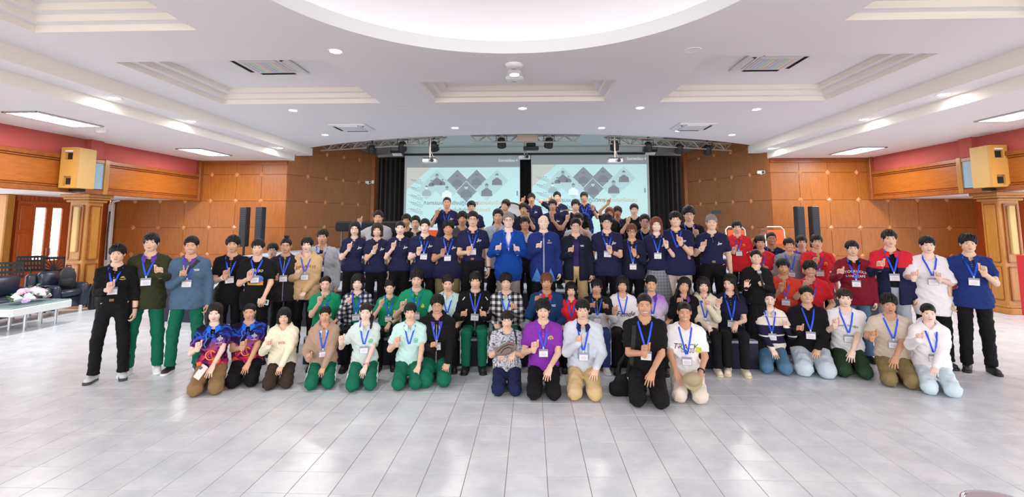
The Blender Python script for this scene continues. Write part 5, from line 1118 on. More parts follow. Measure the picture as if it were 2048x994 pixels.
    def decal(polys, m, nm='chest_print', off=None, par=None):
        off = (.0055, .010)[lod] if off is None else off
        vv = []; ff = []
        for pl in polys:
            pl = [np.array(p, float) for p in pl]; ext = max(np.ptp([p[0] for p in pl]), np.ptp([p[1] for p in pl]))
            if ext < .045: o = len(vv); vv += [tuple(p) for p in pl]; ff.append(tuple(range(o, o + len(pl)))); continue
            tr = [(pl[0], pl[i], pl[i + 1]) for i in range(1, len(pl) - 1)]
            for _ in range(3 if ext > .09 else 2):
                nt = []
                for a_, b_, c_ in tr: ab, bc, ca_ = (a_ + b_) / 2, (b_ + c_) / 2, (c_ + a_) / 2; nt += [(a_, ab, ca_), (ab, b_, bc), (ca_, bc, c_), (ab, bc, ca_)]
                tr = nt
            key = {}
            for t_ in tr:
                f_ = []
                for q_ in t_:
                    kk = (round(q_[0], 5), round(q_[1], 5))
                    if kk not in key: key[kk] = len(vv); vv.append(tuple(q_))
                    f_.append(key[kk])
                ff.append(tuple(f_))
        vv = np.array(vv); y = trace(vv[:, 0], vv[:, 1]) - off; V3 = toR(np.stack([vv[:, 0], y, vv[:, 1]], 1)); me = bpy.data.meshes.new(nm); me.from_pydata(V3.tolist(), [], ff); me.materials.append(m); return link(nm, me, par or to)
    def words(t, x, z, size, m, shear=0, arch=0, nm='lettering'):
        me = text_mesh(t, size, m, shear=shear, name=nm); n = len(me.vertices); co = np.empty(n * 3, f32); me.vertices.foreach_get('co', co); co = co.reshape(-1, 3); X = co[:, 0] + x; Z = co[:, 1] + z - arch * co[:, 0] ** 2; y = trace(X, Z) - (.006, .011)[lod]; me.vertices.foreach_set('co', toR(np.stack([X, y, Z], 1)).astype(f32).ravel()); return link(nm, me, to)
    if inner is not None:
        def inner_f(P):
            dd = torso(P, .006, .004); nk = capd(P, (0, .012, .49), (0, -.03, .70), .060, .085); dd = np.maximum(dd, -np.minimum(nk, capd(P, (0, -.06, .51), (0, -.12, .47), .02, .01))); return np.maximum(dd, (-.06 if top != 'open' else .03) - P[:, 2])
        V, Fq = nets(inner_f, lo2 * 1.0, hi2, hv); link('shirt', mesh_np('inner', toR(V), Fq, inner), root)
    # ---- collars
    ctype = collar or {'polo': 'polo', 'tee': 'crew', 'shirt': 'polo', 'jacket': 'stand', 'hoodie': None, 'sweat': 'crew', 'suit': 'suit', 'open': 'polo', 'dress': 'crew'}[top]
    cm_ = tm
    if isinstance(ctype, tuple): ctype, cm_ = ctype
    if ctype in ('polo', 'suit', 'stand'):
        prof = {'polo': [(.058, .545), (.070, .552), (.084, .530), (.094, .508)], 'suit': [(.060, .535), (.074, .542), (.094, .515), (.108, .480)], 'stand': [(.064, .500), (.066, .535), (.072, .556), (.078, .535), (.080, .495)]}[ctype]; g0 = {'polo': .30, 'suit': .42, 'stand': .2}[ctype]; n = 22; vv = []; ff = []; m_ = len(prof)
        for i in range(n + 1):
            t = g0 + (2 * PI - 2 * g0) * i / n; f_ = math.cos(t); fr = max(0, f_)          # f_=1 front
            for j, (r_, z_) in enumerate(prof):
                jj = j / (m_ - 1); rr = r_ * (1 - .07 * fem); zz = z_ - .062 * (1 + f_) * .5 - (.040 * fr ** 3 * jj if ctype != 'stand' else 0); yo = -.028 * fr * jj - .012 * fr
                if ctype == 'suit': zz -= .05 * fr ** 2 * jj
                vv.append((rr * math.sin(t) * (1.06 if j else 1), .014 - rr * math.cos(t) * 1.02 + yo, zz))
        for i in range(n):
            for j in range(m_ - 1): q = i * m_ + j; ff.append((q, q + m_, q + m_ + 1, q + 1))
        link('collar', mesh_np('collar', toR(np.array(vv)), ff, cm_), to)
    elif ctype == 'crew':
        b = MB(); b.tube([tuple(toR([(.072 - .006 * fem) * math.sin(t), .012 - .074 * math.cos(t) - .02 * max(0, math.cos(t)), .492 - .028 * math.cos(t) - .016 * max(0, math.cos(t))])) for t in [2 * PI * i / 22 for i in range(23)]], .0085, 6, False); b.build('neckband', cm_, to, True)
    if top == 'suit':
        for s_ in (-1, 1): decal([[(s_ * .056, .47), (s_ * .10, .45), (s_ * .088, .40), (s_ * .098, .39), (s_ * .03, .215), (s_ * .012, .20)]] if s_ > 0 else [[(s_ * .012, .20), (s_ * .03, .215), (s_ * .098, .39), (s_ * .088, .40), (s_ * .10, .45), (s_ * .056, .47)]], tm, 'lapel', .012)
        decal([circ2(0, .165, .007, .007, 8)], M_kprint, 'button', .006)
    if top in ('polo', 'shirt') and ctype == 'polo' and not belt is None:
        for z_ in ((.425, .40, .375) if top == 'polo' else (.42, .36, .28, .20)): decal([circ2(.0, z_, .0045, .0045, 7)], M_wprint if top == 'shirt' else M_greyp, 'button')
    # ---- lower garment
    lv = (.017, .022)[lod]; wl = .5 + .5 * w; fwl = (1, .94)[fem]
    if pose == 'kneel':
        HP = [(x_ * .085 * wl, .13, .22) for x_ in (-1, 1)]; KN = [(x_ * (.108 + .025 * (w - 1)), -.27, .088) for x_ in (-1, 1)]; AN = [(x_ * .085, .20, .06) for x_ in (-1, 1)]; rt, rk, rs = .100 * wl * fwl, .080 * wl, .055
    elif pose == 'sit':
        HP = [(x_ * .085 * wl, .05, pel[2]) for x_ in (-1, 1)]; KN = [(x_ * .105, -.36, max(pel[2] + .02, .44)) for x_ in (-1, 1)]; AN = [(x_ * .105, -.40, .09) for x_ in (-1, 1)]; rt, rk, rs = .090 * wl * fwl, .070 * wl, .062
    else:
        sp = .10 + .03 * (w - 1) + (.035 if d < 6.4 else 0); HP = [(x_ * .085 * wl, .0, .90) for x_ in (-1, 1)]; KN = [(x_ * (sp), -.015, .49) for x_ in (-1, 1)]; AN = [(x_ * (sp + .015), .02, .09) for x_ in (-1, 1)]; rt, rk, rs = .086 * wl * fwl, .070 * wl, .064
    def low_f(P):
        if bot in ('skirt', 'dress'):
            pz = pel[2]
            if pose == 'stand': dd = capd(P, (0, 0, pz + .08), (0, 0, .25 if bot == 'dress' else .38), .125 * wa, .23 * wl, .8) + .008 * np.sin(np.arctan2(P[:, 0], P[:, 1]) * 18); dd = np.maximum(dd, (.10 if bot == 'dress' else .30) - P[:, 2])
            else: dd = sm(capd(P, HP[0], KN[0], rt, rk + .03), capd(P, HP[1], KN[1], rt, rk + .03), .12); dd = sm(dd, sm(capd(P, KN[0], AN[0], rk + .03, .09), capd(P, KN[1], AN[1], rk + .03, .09), .12), .05); dd = np.maximum(dd, .09 - P[:, 2])
            return np.maximum(dd, P[:, 2] - (pz + .11))
        tq = (P - pel.astype(f32)); dd = capd(tq, (-.055 * wa, .005, .015), (.055 * wa, .005, .015), .104 * (.4 + .6 * wa) + .006, None, .88)
        dd = sm(dd, capd(tq, (0, .0, .0), (0, .0, .12), .125 * wa + .004, .122 * wa + .002, .80 + .12 * max(0, w - 1)), .04)
        for i in (0, 1): dd = sm(dd, capd(P, HP[i], KN[i], rt, rk), .03); dd = sm(dd, capd(P, KN[i], AN[i], rk * .96, rs), .03)
        dd = dd + .0065 * np.sin(P[:, 2] * 52 + 6 * np.sin(P[:, 0] * 17) + P[:, 1] * 24) * np.sin(P[:, 0] * 33 + P[:, 2] * 12 + ph) + .002 * np.sin(P[:, 2] * 110 + P[:, 1] * 50)
        dd = np.maximum(dd, tq[:, 2] - (.10 if belt else .075)); return np.maximum(dd, (.075 if pose != 'kneel' else .004) - P[:, 2])
    ap = np.array(HP + KN + AN + [tuple(pel)]); lo3 = ap.min(0) - .17 * max(1, w); hi3 = ap.max(0) + .17 * max(1, w); lo3[2] = max(lo3[2], -.03); hi3[2] = pel[2] + .16
    if bot in ('skirt', 'dress') and pose == 'stand': lo3[:2] -= .14; hi3[:2] += .14
    V, Fq = nets(low_f, lo3, hi3, lv); lo_ = link({'trousers': 'trousers', 'jeans': 'jeans', 'skirt': 'skirt', 'dress': 'dress_skirt', 'track': 'track_pants'}[bot], mesh_np('lower', V, Fq, bm), root)
    if stripe:      # side stripes along the outer leg
        for i, x_ in enumerate((-1, 1)):
            b = MB(); pl = [np.array(HP[i]), np.array(HP[i]) * .5 + np.array(KN[i]) * .5, np.array(KN[i])] + ([np.array(KN[i]) * .5 + np.array(AN[i]) * .5, np.array(AN[i])] if pose != 'kneel' else []); rr = [rt, (rt + rk) / 2, rk, (rk + rs) / 2, rs]
            b.tube([tuple(p + np.array([x_ * (r_ - .006), 0, .012 if pose != 'stand' else 0])) for p, r_ in zip(pl, rr)], .014, 6); b.build('side_stripe', stripe, lo_, True)
    if belt:
        b = MB(); b.tube([tuple(toR([(.136 * wa) * math.sin(t), .004 - (.112 * wa) * math.cos(t), .085])) for t in [2 * PI * i / 26 for i in range(27)]], .014, 6, False); bo = b.build('belt', plain('black_leather_belt', (26, 22, 22), .4), root, True); MB().rbox(toR([0, -.112 * wa - .016, .085]), (.05, .01, .034), .003).build('buckle', plain('bronze_buckle', (110, 84, 60), .35, metal=.7), bo)
    # ---- shoes
    if pose != 'kneel':
        su, so_ = shoe_pair(shoes)
        for i in (0, 1):
            o = inst('shoe', su, root, (AN[i][0], AN[i][1] - .01, 0), (0, 0, (.22, -.22)[i] * -1 if pose == 'stand' else (-.1, .1)[i])); inst('sole', so_, o)
            if extra == 'socks': q = inst('sock', sock_me, o); inst('sock_stripe', band_me, q)
    else:
        b = MB()
        for x_ in (-1, 1): b = MB().ball((x_ * .085, .27, .045), .045, 10, 6, (.9, 2.2, .95)); b.build('shoe', plain('shoe_' + shoes, (60, 60, 60), .6), root, True)
    # ---- lanyard and badge
    if lany:
        vv = []; ff = []
        for s_ in (-1, 1):
            n = 10; cs = [(s_ * .040, .06, .528), (s_ * .062, .012, .532)]; X0 = .070 - .006 * fem; base = len(vv)
            us = np.linspace(0, 1, n); cx = s_ * (X0 * (1 - us) + .006 * us); cz = .476 + (zv - .476) * us; t_ = nrm((cx[-1] - cx[0], cz[-1] - cz[0])); px_, pz_ = -t_[1] * .0095, t_[0] * .0095
            ya = trace(cx + px_, cz + pz_) - (.007, .011)[lod]; yb = trace(cx - px_, cz - pz_) - (.007, .011)[lod]; yy = np.minimum(ya, yb)
            for c_ in cs: vv += [(c_[0] - .004 * s_, c_[1], c_[2] + .008), (c_[0] + .006 * s_, c_[1], c_[2] - .008)]
            for i in range(n): vv += [(cx[i] + px_, yy[i], cz[i] + pz_), (cx[i] - px_, yy[i], cz[i] - pz_)]
            for i in range(n + 1): q = base + 2 * i; ff.append((q, q + 1, q + 3, q + 2))
        ly = link('lanyard', mesh_np('lanyard', toR(np.array(vv)), ff, lanym or M_lany), root)
        if badge:
            zb = zv - .022; yb = float(trace(np.array([0.]), np.array([zb]))[0]); y2 = float(trace(np.array([-.05, .05, 0]), np.array([zb - .05] * 3)).min()); ym = min(yb, y2) - (.013, .018)[lod]
            o = inst('clip', clip_me, ly, tuple(toR([0, ym + .004, zb + .008]))); o2 = inst('name_badge', badge_me, ly, tuple(toR([0, ym, zb - .004])), (lean, rng.uniform(-.06, .06), 0)); inst('card', card_me, o2); tag(inst('card_print', line_me, o2), kind='stuff')
    # ---- prints
    if logo == 'script':
        decal(ribbon([(.062, .335), (.070, .325), (.078, .335), (.076, .35), (.086, .375)], .006) + ribbon([(.078, .345), (.10, .352), (.128, .350)], .009) + ribbon([(.086, .334), (.118, .338)], .005), M_wprint, 'chest_logo')
    elif logo == 'gold': decal(ringp(.09, .352, .012, .022, 12, 0, PI) + ribbon([(.058, .34), (.09, .332), (.122, .34)], .008) + [circ2(.09, .357, .008, .006, 8)], M_gold, 'chest_logo')
    elif logo == 'tri': decal(ringp(.09, .33, .016, .028, 10, .3, PI - .3) + [[(.065, .312), (.078, .312), (.092, .35), (.088, .362)], [(.104, .312), (.117, .312), (.096, .362), (.090, .350)]], M_oprint, 'chest_logo'); decal([[(.062, .30), (.118, .30), (.118, .306), (.062, .306)]], M_kprint, 'chest_logo')
    elif logo == 'shield': decal([[(.068, .30), (.09, .29), (.112, .30), (.106, .325), (.09, .35), (.074, .325)]], M_yprint, 'chest_logo')
    elif logo == 'mint': decal(ringp(.085, .30, .022, .030) + [circ2(.085, .30, .014, .014, 10)], M_gprint, 'chest_logo')
    elif logo == 'sun': decal(ringp(.085, .345, .018, .034, 12, -.2, PI + .2) + [circ2(.085, .345, .012, .012, 10)], M_gold, 'chest_logo')
    elif logo == 'wordmark': decal([[(.06, .355), (.12, .355), (.12, .363), (.06, .363)], [(.07, .34), (.12, .34), (.12, .347), (.07, .347)]], M_wprint, 'chest_logo')
    elif logo == 'star': decal([[(.078, .30), (.102, .30), (.09, .33)]], M_wprint, 'chest_logo')
    elif logo == 'wave':
        decal([[(.06 + q * .014 - .003, .35 - hh), (.06 + q * .014 + .003, .35 - hh), (.06 + q * .014 + .003, .35 + hh), (.06 + q * .014 - .003, .35 + hh)] for q, hh in enumerate((.008, .02, .034, .018, .01))] + ribbon([(.05, .30), (.12, .302)], .004), M_wprint, 'chest_logo')
        decal(ringp(-.005, .15, .048, .064, 18, .5, 5.6) + ribbon([(-.01, .2), (.02, .10), (.035, .04)], .008), M_oprint, 'treble_clef_print'); decal(ringp(-.005, .15, .028, .036, 14, 1.2, 5.0), M_pprint, 'treble_clef_print')
        decal(ribbon([(-.05, .44), (-.075, .40), (-.055, .35), (-.085, .29), (-.06, .25)], .012), M_bprint, 'swirl_print')
    for pr in prints:
        if pr[0] == 'text': words(*pr[1:])
        else: decal(pr[1], pr[2], pr[3])
    if top in ('jacket',) and ctype == 'stand': decal(ribbon([(0, .45), (0, .2), (0, hem + .02)], .008), M_greyp, 'zip')
    if top == 'hoodie' and extra != 'nocord':
        for s_ in (-1, 1): decal(ribbon([(s_ * .03, .43), (s_ * .034, .36)], .006), M_wprint if tm is not CREAM and tm is not WHITE else M_greyp, 'drawcord')
    if strap: 
        x0, z0, x1, z1, m_ = strap; us = np.linspace(0, 1, 12); cx = x0 + (x1 - x0) * us; cz = z0 + (z1 - z0) * us; t_ = nrm((x1 - x0, z1 - z0)); px_, pz_ = -t_[1] * .02, t_[0] * .02; yy = np.minimum(trace(cx + px_, cz + pz_), trace(cx - px_, cz - pz_)) - .008; vv = []
        for i in range(12): vv += [(cx[i] + px_, yy[i], cz[i] + pz_), (cx[i] - px_, yy[i], cz[i] - pz_)]
        link('shoulder_strap', mesh_np('strap', toR(np.array(vv)), [(2 * i, 2 * i + 1, 2 * i + 3, 2 * i + 2) for i in range(11)], m_), to)
    H_ = {A['side']: Vector(root.location) + Vector((lambda v: ((v[0] * ca - v[1] * sa) * s, (v[0] * sa + v[1] * ca) * s, v[2] * s))(toR((A['Wr'] + A['HB'][:, 2] * .075) * A['mir']))) for A in ARM}
    if DEBUG: print('P%02d s=%.2f H=%.2f %s' % (NP, s, s * 1.71, label[:40]))
    def wear(side, m, nm='wristwatch'):
        A = [q for q in ARM if q['side'] == side][0]; c_ = A['W'] + nrm(A['E'] - A['W']) * .035; u = nrm(A['E'] - A['W']); e1 = nrm(np.cross(u, (0, 0, 1.) if abs(u[2]) < .9 else (1., 0, 0))); e2 = np.cross(u, e1); b = MB(); b.tube([tuple(toR(c_ + (e1 * math.cos(t) + e2 * math.sin(t)) * .034)) for t in [2 * PI * i / 16 for i in range(17)]], .008, 6, False); link(nm, b.mesh(nm, m, True), root)
    return dict(root=root, hands=H_, wear=wear, s=s, toR=toR)
DEBUG = False
# ================================================================== THE GROUP (head-top pixel fixes direction; distance comes from the row's floor, knees or step)
S1 = dict(pose='sit', sup=A_Z, d=6.90)
def A2(dd=7.38): return dict(pose='stand', sup=A_Z, d=dd)
TH = ('t',)
# ---- standing on the floor, left
p = person('man in black shirt with gold emblem, belt and grey sneakers, leftmost of the group', 237, 487, 5.98, top='shirt', tm=BLACK, sleeve=1.55, belt=True, logo='gold', R=('h', 221, 570), L=('d',), hair='spiky', shoes='silver', skin=1, smile=0, zv=.27); p['wear'](1, M_black, 'wristband')
person('young man in dark olive zip jacket and green track pants', 304, 465, 6.25, top='jacket', tm=OLIVE, bot='track', bm=PG, stripe=None, R=('d',), L=('h', 319, 541), hair='curtain', hc='dark', shoes='white', skin=1, collar=('polo', LILACC), extra='socks', smile=0)
person('boy in blue-grey pullover making a V sign with a strap across his chest', 384, 472, 6.35, top='sweat', tm=BLUEGREY, bot='track', bm=PG, R=('v', 366, 547), L=('d',), hair='swept', shoes='blackw', skin=2, smile=2, collar=('polo', LILACC), strap=(.10, .47, -.09, .24, plain('dark_strap', (34, 30, 50), .7)), logo='wordmark', stripe=M_wprint, extra='socks')
p = person('young man in black polo beside the boy in the blue-grey pullover', 467, 470, 6.8, tm=BLACK, R=('h', 452, 546), hair='spiky', skin=2, smile=1); p['wear'](-1, plain('bead_white', (230, 226, 220), .4), 'bracelet')
p5 = person('young man in black T-shirt with a colourful picture print', 517, 477, 6.75, top='tee', tm=BLACK, R=('h', 500, 548), L=('r', 524, 602, .2), hair='fringe', skin=1, smile=0, zv=.30, prints=[('text', 'deluso', 0.0, .345, .07, M_wprint, .3), ('poly', [circ2(.02, .23, .085, .055, 18)], M_bprint, 'picture_print'), ('poly', [[(-.09, .155), (.10, .145), (.10, .165), (-.06, .175), (-.10, .22)]], M_gold, 'picture_print'), ('poly', [[(.04, .16), (.10, .16), (.10, .2), (.04, .2)]], M_oprint, 'picture_print')])
person('plump student in glasses and grey jacket half hidden behind his friends', 546, 485, 7.75, top='jacket', tm=LGREY, hair='curtain', gl='thin', w=1.25, skin=1, smile=0, badge=0, headw=1.08)
person('young man with a topknot, glasses and dark jacket', 573, 472, 7.2, top='jacket', tm=CHAR, hair='topknot', gl='thin', R=('h', 550, 557), skin=2, smile=1)
person('boy in tan hoodie with maroon DREAM IT lettering', 615, 473, 7.3, top='hoodie', tm=TAN, R=('h', 596, 546), L=('r', 606, 588, .2), hair='curtain', skin=0, smile=0, prints=[('text', 'DREAM IT', .01, .345, .062, M_mprint, 0, 1.2)], extra='nocord', zv=.27)
person('boy in grey cardigan over a colourful jersey behind the tan hoodie', 646, 457, 7.9, top='open', tm=LGREY, inner=JERSEY, R=('h', 642, 513), hair='fringe', skin=2, smile=0, collar=None)
# ---- front row kneeling, left
p10 = person('girl with long dark hair in a colourful music jersey and khaki trousers', 431, 605, k=795, pose='kneel', sex='f', tm=JERSEY, bm=PKHAKI, R=('h', 397, 689), L=('r', 421, 741), hair='long', hc='dark', skin=0, lany=0, logo='wave', smile=1, collar=('polo', cloth((36, 110, 226))))
person('heavy-set boy in a colourful music jersey and black trousers', 500, 607, k=779, pose='kneel', tm=JERSEY, R=('h', 486, 688), L=('r', 490, 742), hair='buzz', skin=2, w=1.12, lany=0, logo='wave', smile=0, collar=('polo', cloth((36, 110, 226))), headw=1.06)
person('girl in cream hoodie with small red lettering and white hair clips', 569, 615, k=783, pose='kneel', sex='f', top='hoodie', tm=CREAM, bm=PBROWN, R=('h', 538, 686), L=('r', 560, 738), hair='bob', skin=1, lany=0, smile=2, prints=[('text', 'WIll', .0, .31, .055, plain('rust_print', (196, 84, 66), .6))], w=1.08, extra='nocord')
person('girl in brown zip hoodie over a mint collar, dark hair tied back', 651, 612, k=783, pose='kneel', sex='f', top='hoodie', tm=BROWNH, bot='track', bm=PG, stripe=M_wprint, R=('h', 618, 711), L=('r', 640, 755), hair='tied', skin=2, smile=1, collar=('polo', MINT), zv=.22)
p = person('girl with a long side ponytail in pale grey-mint shirt', 732, 606, k=785, pose='kneel', sex='f', top='shirt', tm=MINT2, bot='track', bm=PG, stripe=M_wprint, R=('h', 683, 676), L=('r', 724, 755), hair='pony', hc='dark', skin=0, logo='mint', smile=2, badge=1); p['wear'](1, plain('pink_watch', (226, 150, 160), .4))
person('boy in pale mint shirt kneeling between the ponytail girl and the black hoodie', 821, 605, k=783, pose='kneel', top='shirt', tm=MINT, bot='track', bm=PG, R=('h', 795, 680), L=('r', 833, 752), hair='fringe', skin=1, logo='mint', badge=0, smile=1)
person('boy in glasses and black zip hoodie with green track pants', 875, 588, k=776, pose='kneel', top='hoodie', tm=BLACK, bot='track', bm=PG, R=('h', 867, 690), L=('r', 893, 735), hair='spiky', gl='thin', skin=2, smile=1, collar=('polo', LILACC), w=1.06, zv=.24, prints=[('poly', ribbon([(0, .44), (0, .2), (0, -.05)], .008), M_greyp, 'zip')])
# ---- seated on the step, left to right
person('boy with cropped hair in green shirt seated behind the brown hoodie girl', 652, 552, hair='buzz', top='shirt', tm=GREEN, R=('h', 640, 598), L=TH, skin=1, smile=0, w=1.0, **S1)
person('girl in dark plaid overshirt and green shirt seated on the step', 716, 547, sex='f', hair='bob', top='open', tm=PLAID2, inner=GREEN, R=('h', 697, 600), L=TH, skin=0, smile=1, w=1.18, headw=1.05, **S1)
p = person('girl in green shirt with a shield badge, hair tied back, seated on the step', 780, 560, sex='f', hair='tied', top='shirt', tm=GREEN, logo='shield', R=('h', 763, 603), L=('r', 775, 655), skin=1, smile=2, **S1); p['wear'](1, M_black)
person('tall boy in green shirt with a yellow shield badge seated on the step', 834, 537, hair='spiky', top='shirt', tm=GREEN, logo='shield', R=('h', 806, 608), L=TH, skin=1, smile=0, **S1)
person('boy in pale mint shirt seated behind the black zip hoodie', 896, 549, hair='swept', hc='dark', top='shirt', tm=MINT, R=TH, L=TH, skin=1, smile=1, **S1)
person('boy in black track jacket with white shoulder stripes, both hands making hearts', 951, 542, hair='curtain', top='jacket', tm=BLACK, bot='track', bm=PG, stripe=M_wprint, R=('h', 927, 628), L=('h', 967, 628), logo='star', skin=1, smile=0, prints=[('poly', ribbon([(-.14, .44), (-.17, .40)], .012) + ribbon([(.14, .44), (.17, .40)], .012), M_wprint, 'shoulder_stripe')], **S1)
person('boy in black and white checked overshirt seated behind the boy with the waist bag', 1012, 545, hair='spiky', top='open', tm=PLAID, inner=MINT, bot='track', bm=PG, R=('r', 994, 652), L=('h', 1029, 613), skin=1, smile=1, collar='polo', shoes='tan', badge=0, **S1)
person('boy with brown hair in blue jacket over a red collar', 1093, 545, hair='curtain', hc='auburn', top='jacket', tm=JBLUE, R=('h', 1075, 597), L=TH, skin=3, smile=1, collar=('polo', RED), logo='wordmark', badge=0, **S1)
person('girl with fringe in red shirt peeking between seated boys', 1142, 563, sex='f', hair='longbangs', tm=RED, R=TH, L=TH, skin=1, smile=1, badge=0, **S1)
person('boy in black and white track jacket, both hands making hearts', 1193, 557, hair='curtain', top='jacket', tm=zbands('black_white_jacket', [(0, (206, 204, 206)), (.55, (226, 226, 228)), (.62, (26, 26, 28))], .45, .95), bot='track', bm=PTRACK, R=('h', 1184, 611), L=('h', 1212, 613), skin=3, smile=1, shoes='white', stripe=M_wprint, **S1)
person('girl in white T-shirt with black script lettering seated on the step', 1244, 551, sex='f', hair='bob', top='tee', tm=WHITE, R=('h', 1229, 618), L=TH, skin=2, smile=0, badge=0, prints=[('text', 'Fende', .03, .26, .11, M_kprint, .35)], **S1)
person('girl in lilac shaded shirt with white hair clip seated on the step', 1302, 551, sex='f', hair='tied', tm=LILAC, R=TH, L=TH, skin=2, smile=2, collar=('polo', LILACC), **S1)
person('girl in black jacket leaning her head to the right', 1368, 553, sex='f', hair='long', top='jacket', tm=BLACK, R=('h', 1359, 600), L=TH, skin=2, smile=1, tilt=.28, collar=('polo', LILACC), lany=0, **S1)
person('girl in cream zip hoodie over a purple collar seated on the step', 1406, 553, sex='f', hair='bob', hc='dark', top='hoodie', tm=IVORY, bm=PB, R=('r', 1421, 662), L=('h', 1416, 606), skin=1, smile=1, collar=('polo', LILACC), shoes='cream', zv=.22, **S1)
p = person('girl in navy shirt with long hair looking sideways, seated at the right end', 1458, 547, sex='f', hair='long', tm=NAVY2, bm=PB, R=('h', 1437, 602), L=('r', 1470, 655), skin=1, smile=1, hyaw=-.5, tilt=-.12, shoes='cream', zv=.2, **S1); p['wear'](-1, M_wprint, 'bracelet')
# ---- front row kneeling, centre
p32 = person('small boy in marbled grey T-shirt holding a waist bag', 1014, 621, k=795, pose='kneel', top='tee', tm=MARBLE, bm=PNAVY, R=('r', 1001, 708, .34), L=('r', 1024, 712, .34), hair='fringe', skin=1, lany=0, smile=0, w=1.14, headw=1.06, sleeve=.85); p32['wear'](-1, plain('red_band', (206, 60, 60), .5), 'wristband')
person('boy in bright purple polo with a gold emblem', 1086, 597, k=801, pose='kneel', tm=PURPLE, R=('h', 1069, 690), L=('r', 1097, 744), hair='spiky', skin=1, logo='sun', smile=1)
person('boy in pale grey sweatshirt and tan trousers', 1165, 597, k=802, pose='kneel', top='sweat', tm=GREY, bm=PTAN, R=('h', 1157, 678), L=('r', 1190, 744), hair='fringe', skin=1, smile=1, collar=('polo', NAVY), prints=[('poly', ribbon([(-.06, .12), (-.05, .30)], .022) + ribbon([(-.05, .30), (.05, .12)], .022) + ribbon([(.05, .12), (.06, .30)], .022), M_greyp, 'chest_print')], zv=.22)
p = person('young man with cropped hair in black T-shirt and black trousers', 1288, 587, k=814, pose='kneel', top='tee', tm=BLACK, R=('h', 1290, 697), L=('r', 1302, 753), hair='buzz', skin=3, smile=2, zv=.24, strap=(-.11, .45, -.15, .05, plain('black_strap', (18, 18, 20), .7))); p['wear'](1, M_chrome, 'ring') if False else None
p36 = person('smiling young man in white T-shirt with black lettering holding a cap', 1368, 604, k=808, pose='kneel', top='tee', tm=WHITE, bm=PCREAM, R=('r', 1356, 752), L=('r', 1399, 755), hair='buzz', skin=3, smile=2, prints=[('text', 'TRACK', -.01, .285, .085, M_kprint, .25), ('text', 'GANG', .01, .235, .05, M_kprint, .25), ('poly', [[(.10, .23), (.16, .22), (.165, .28), (.105, .29)]], M_yprint, 'chest_print')], zv=.20); p36['wear'](1, M_black)
# ---- front row kneeling, right
person('girl in cream and navy striped sweater with grey collar and blue jeans', 1537, 580, k=750, pose='kneel', sex='f', top='sweat', tm=sweater_mat(), bot='jeans', bm=PJEAN, R=('r', 1548, 705), L=('h', 1571, 646), hair='tied', skin=0, smile=0, collar=('polo', LGREY), zv=.24)
person('large smiling young woman in black sweater and pale jeans', 1612, 571, k=754, pose='kneel', sex='f', top='sweat', tm=BLACK, bot='jeans', bm=PLJEAN, R=('h', 1599, 656), L=('r', 1634, 704), hair='tied', skin=2, smile=2, w=1.45, headw=1.12, collar=('polo', BLACK))
person('young person with brown fringe in white T-shirt and dark green trousers', 1688, 576, k=758, pose='kneel', top='tee', tm=WHITE, bm=PDG, R=('h', 1671, 643), L=('r', 1702, 715), hair='fringe', hc='brown', skin=0, smile=0, prints=[('text', 'young thought', 0, .33, .036, M_kprint, 0, 1.0)], zv=.24)
person('young man in beige T-shirt and khaki trousers', 1776, 586, k=778, pose='kneel', top='tee', tm=BEIGE, bm=POLIVE, R=('h', 1745, 668), L=('r', 1788, 726), hair='spiky', skin=3, smile=0)
person('girl in white hoodie and pale jeans, rightmost of the kneeling row', 1855, 607, k=796, pose='kneel', sex='f', top='hoodie', tm=WHITE, bot='jeans', bm=PSKY, R=('h', 1838, 672), L=('r', 1868, 748), hair='tied', skin=0, smile=0, w=1.08, zv=.2)
# ---- standing on the floor, right
person('young man in navy polo with a gold emblem, rightmost of the group', 1934, 466, 6.72, tm=cloth((30, 50, 112)), R=('d',), L=('h', 1966, 538), hair='spiky', skin=1, logo='gold', shoes='black', smile=0)
person('large young man in oversized white T-shirt making two hand hearts', 1853, 471, 6.95, top='tee', tm=WHITE, R=('h', 1828, 549), L=('h', 1877, 551), hem_=-.26, hair='fringe', skin=0, smile=1, w=1.2, sleeve=.95, headw=1.05)
person('tall boy in red and navy jacket over a black T-shirt', 1777, 458, 7.1, top='open', tm=zbands('red_navy_jacket', [(0, (28, 32, 66)), (.62, (28, 32, 66)), (.66, (206, 36, 52))], .8, 1.42), inner=BLACK, bm=cloth((170, 176, 184)), R=('h', 1760, 528), hair='fringe', hc='dark', skin=1, smile=0, collar=('polo', RED), prints=[], zv=.24)
person('boy in maroon sweatshirt with white STOCKHOLM LANDSCAPE lettering', 1703, 480, 7.2, top='sweat', tm=MAROON, bot='jeans', bm=PJEAN, R=('h', 1680, 543), hair='fringe', skin=1, smile=1, collar=('polo', BLACK), prints=[('text', 'STOCKHOLM', 0, .34, .05, M_wprint, 0, 1.4), ('text', 'EST 1', 0, .30, .022, M_wprint), ('text', 'LANDSCAPE', 0, .272, .042, M_wprint)], zv=.24)
person('tall boy in red polo with an orange emblem beside the maroon sweatshirt', 1632, 468, 8.0, tm=RED, R=('h', 1631, 520), hair='fringe', skin=2, logo='tri', smile=0, lanym=plain('violet_lanyard', (86, 66, 190), .5))
person('boy in purple shirt behind the two red polos', 1602, 470, 8.6, tm=LILACC, hair='curtain', skin=2, smile=0, badge=0)
person('smiling boy in grey zip jacket behind the crouching boys in red', 1577, 475, 8.25, top='jacket', tm=cloth((140, 142, 150)), hair='fringe', skin=2, smile=2, R=('d',))
person('young man in navy raising a hand heart beside the orange chair', 1542, 464, 8.65, tm=NAVY2, R=('p', 1527, 462), hair='buzz', skin=4, smile=2, badge=0)
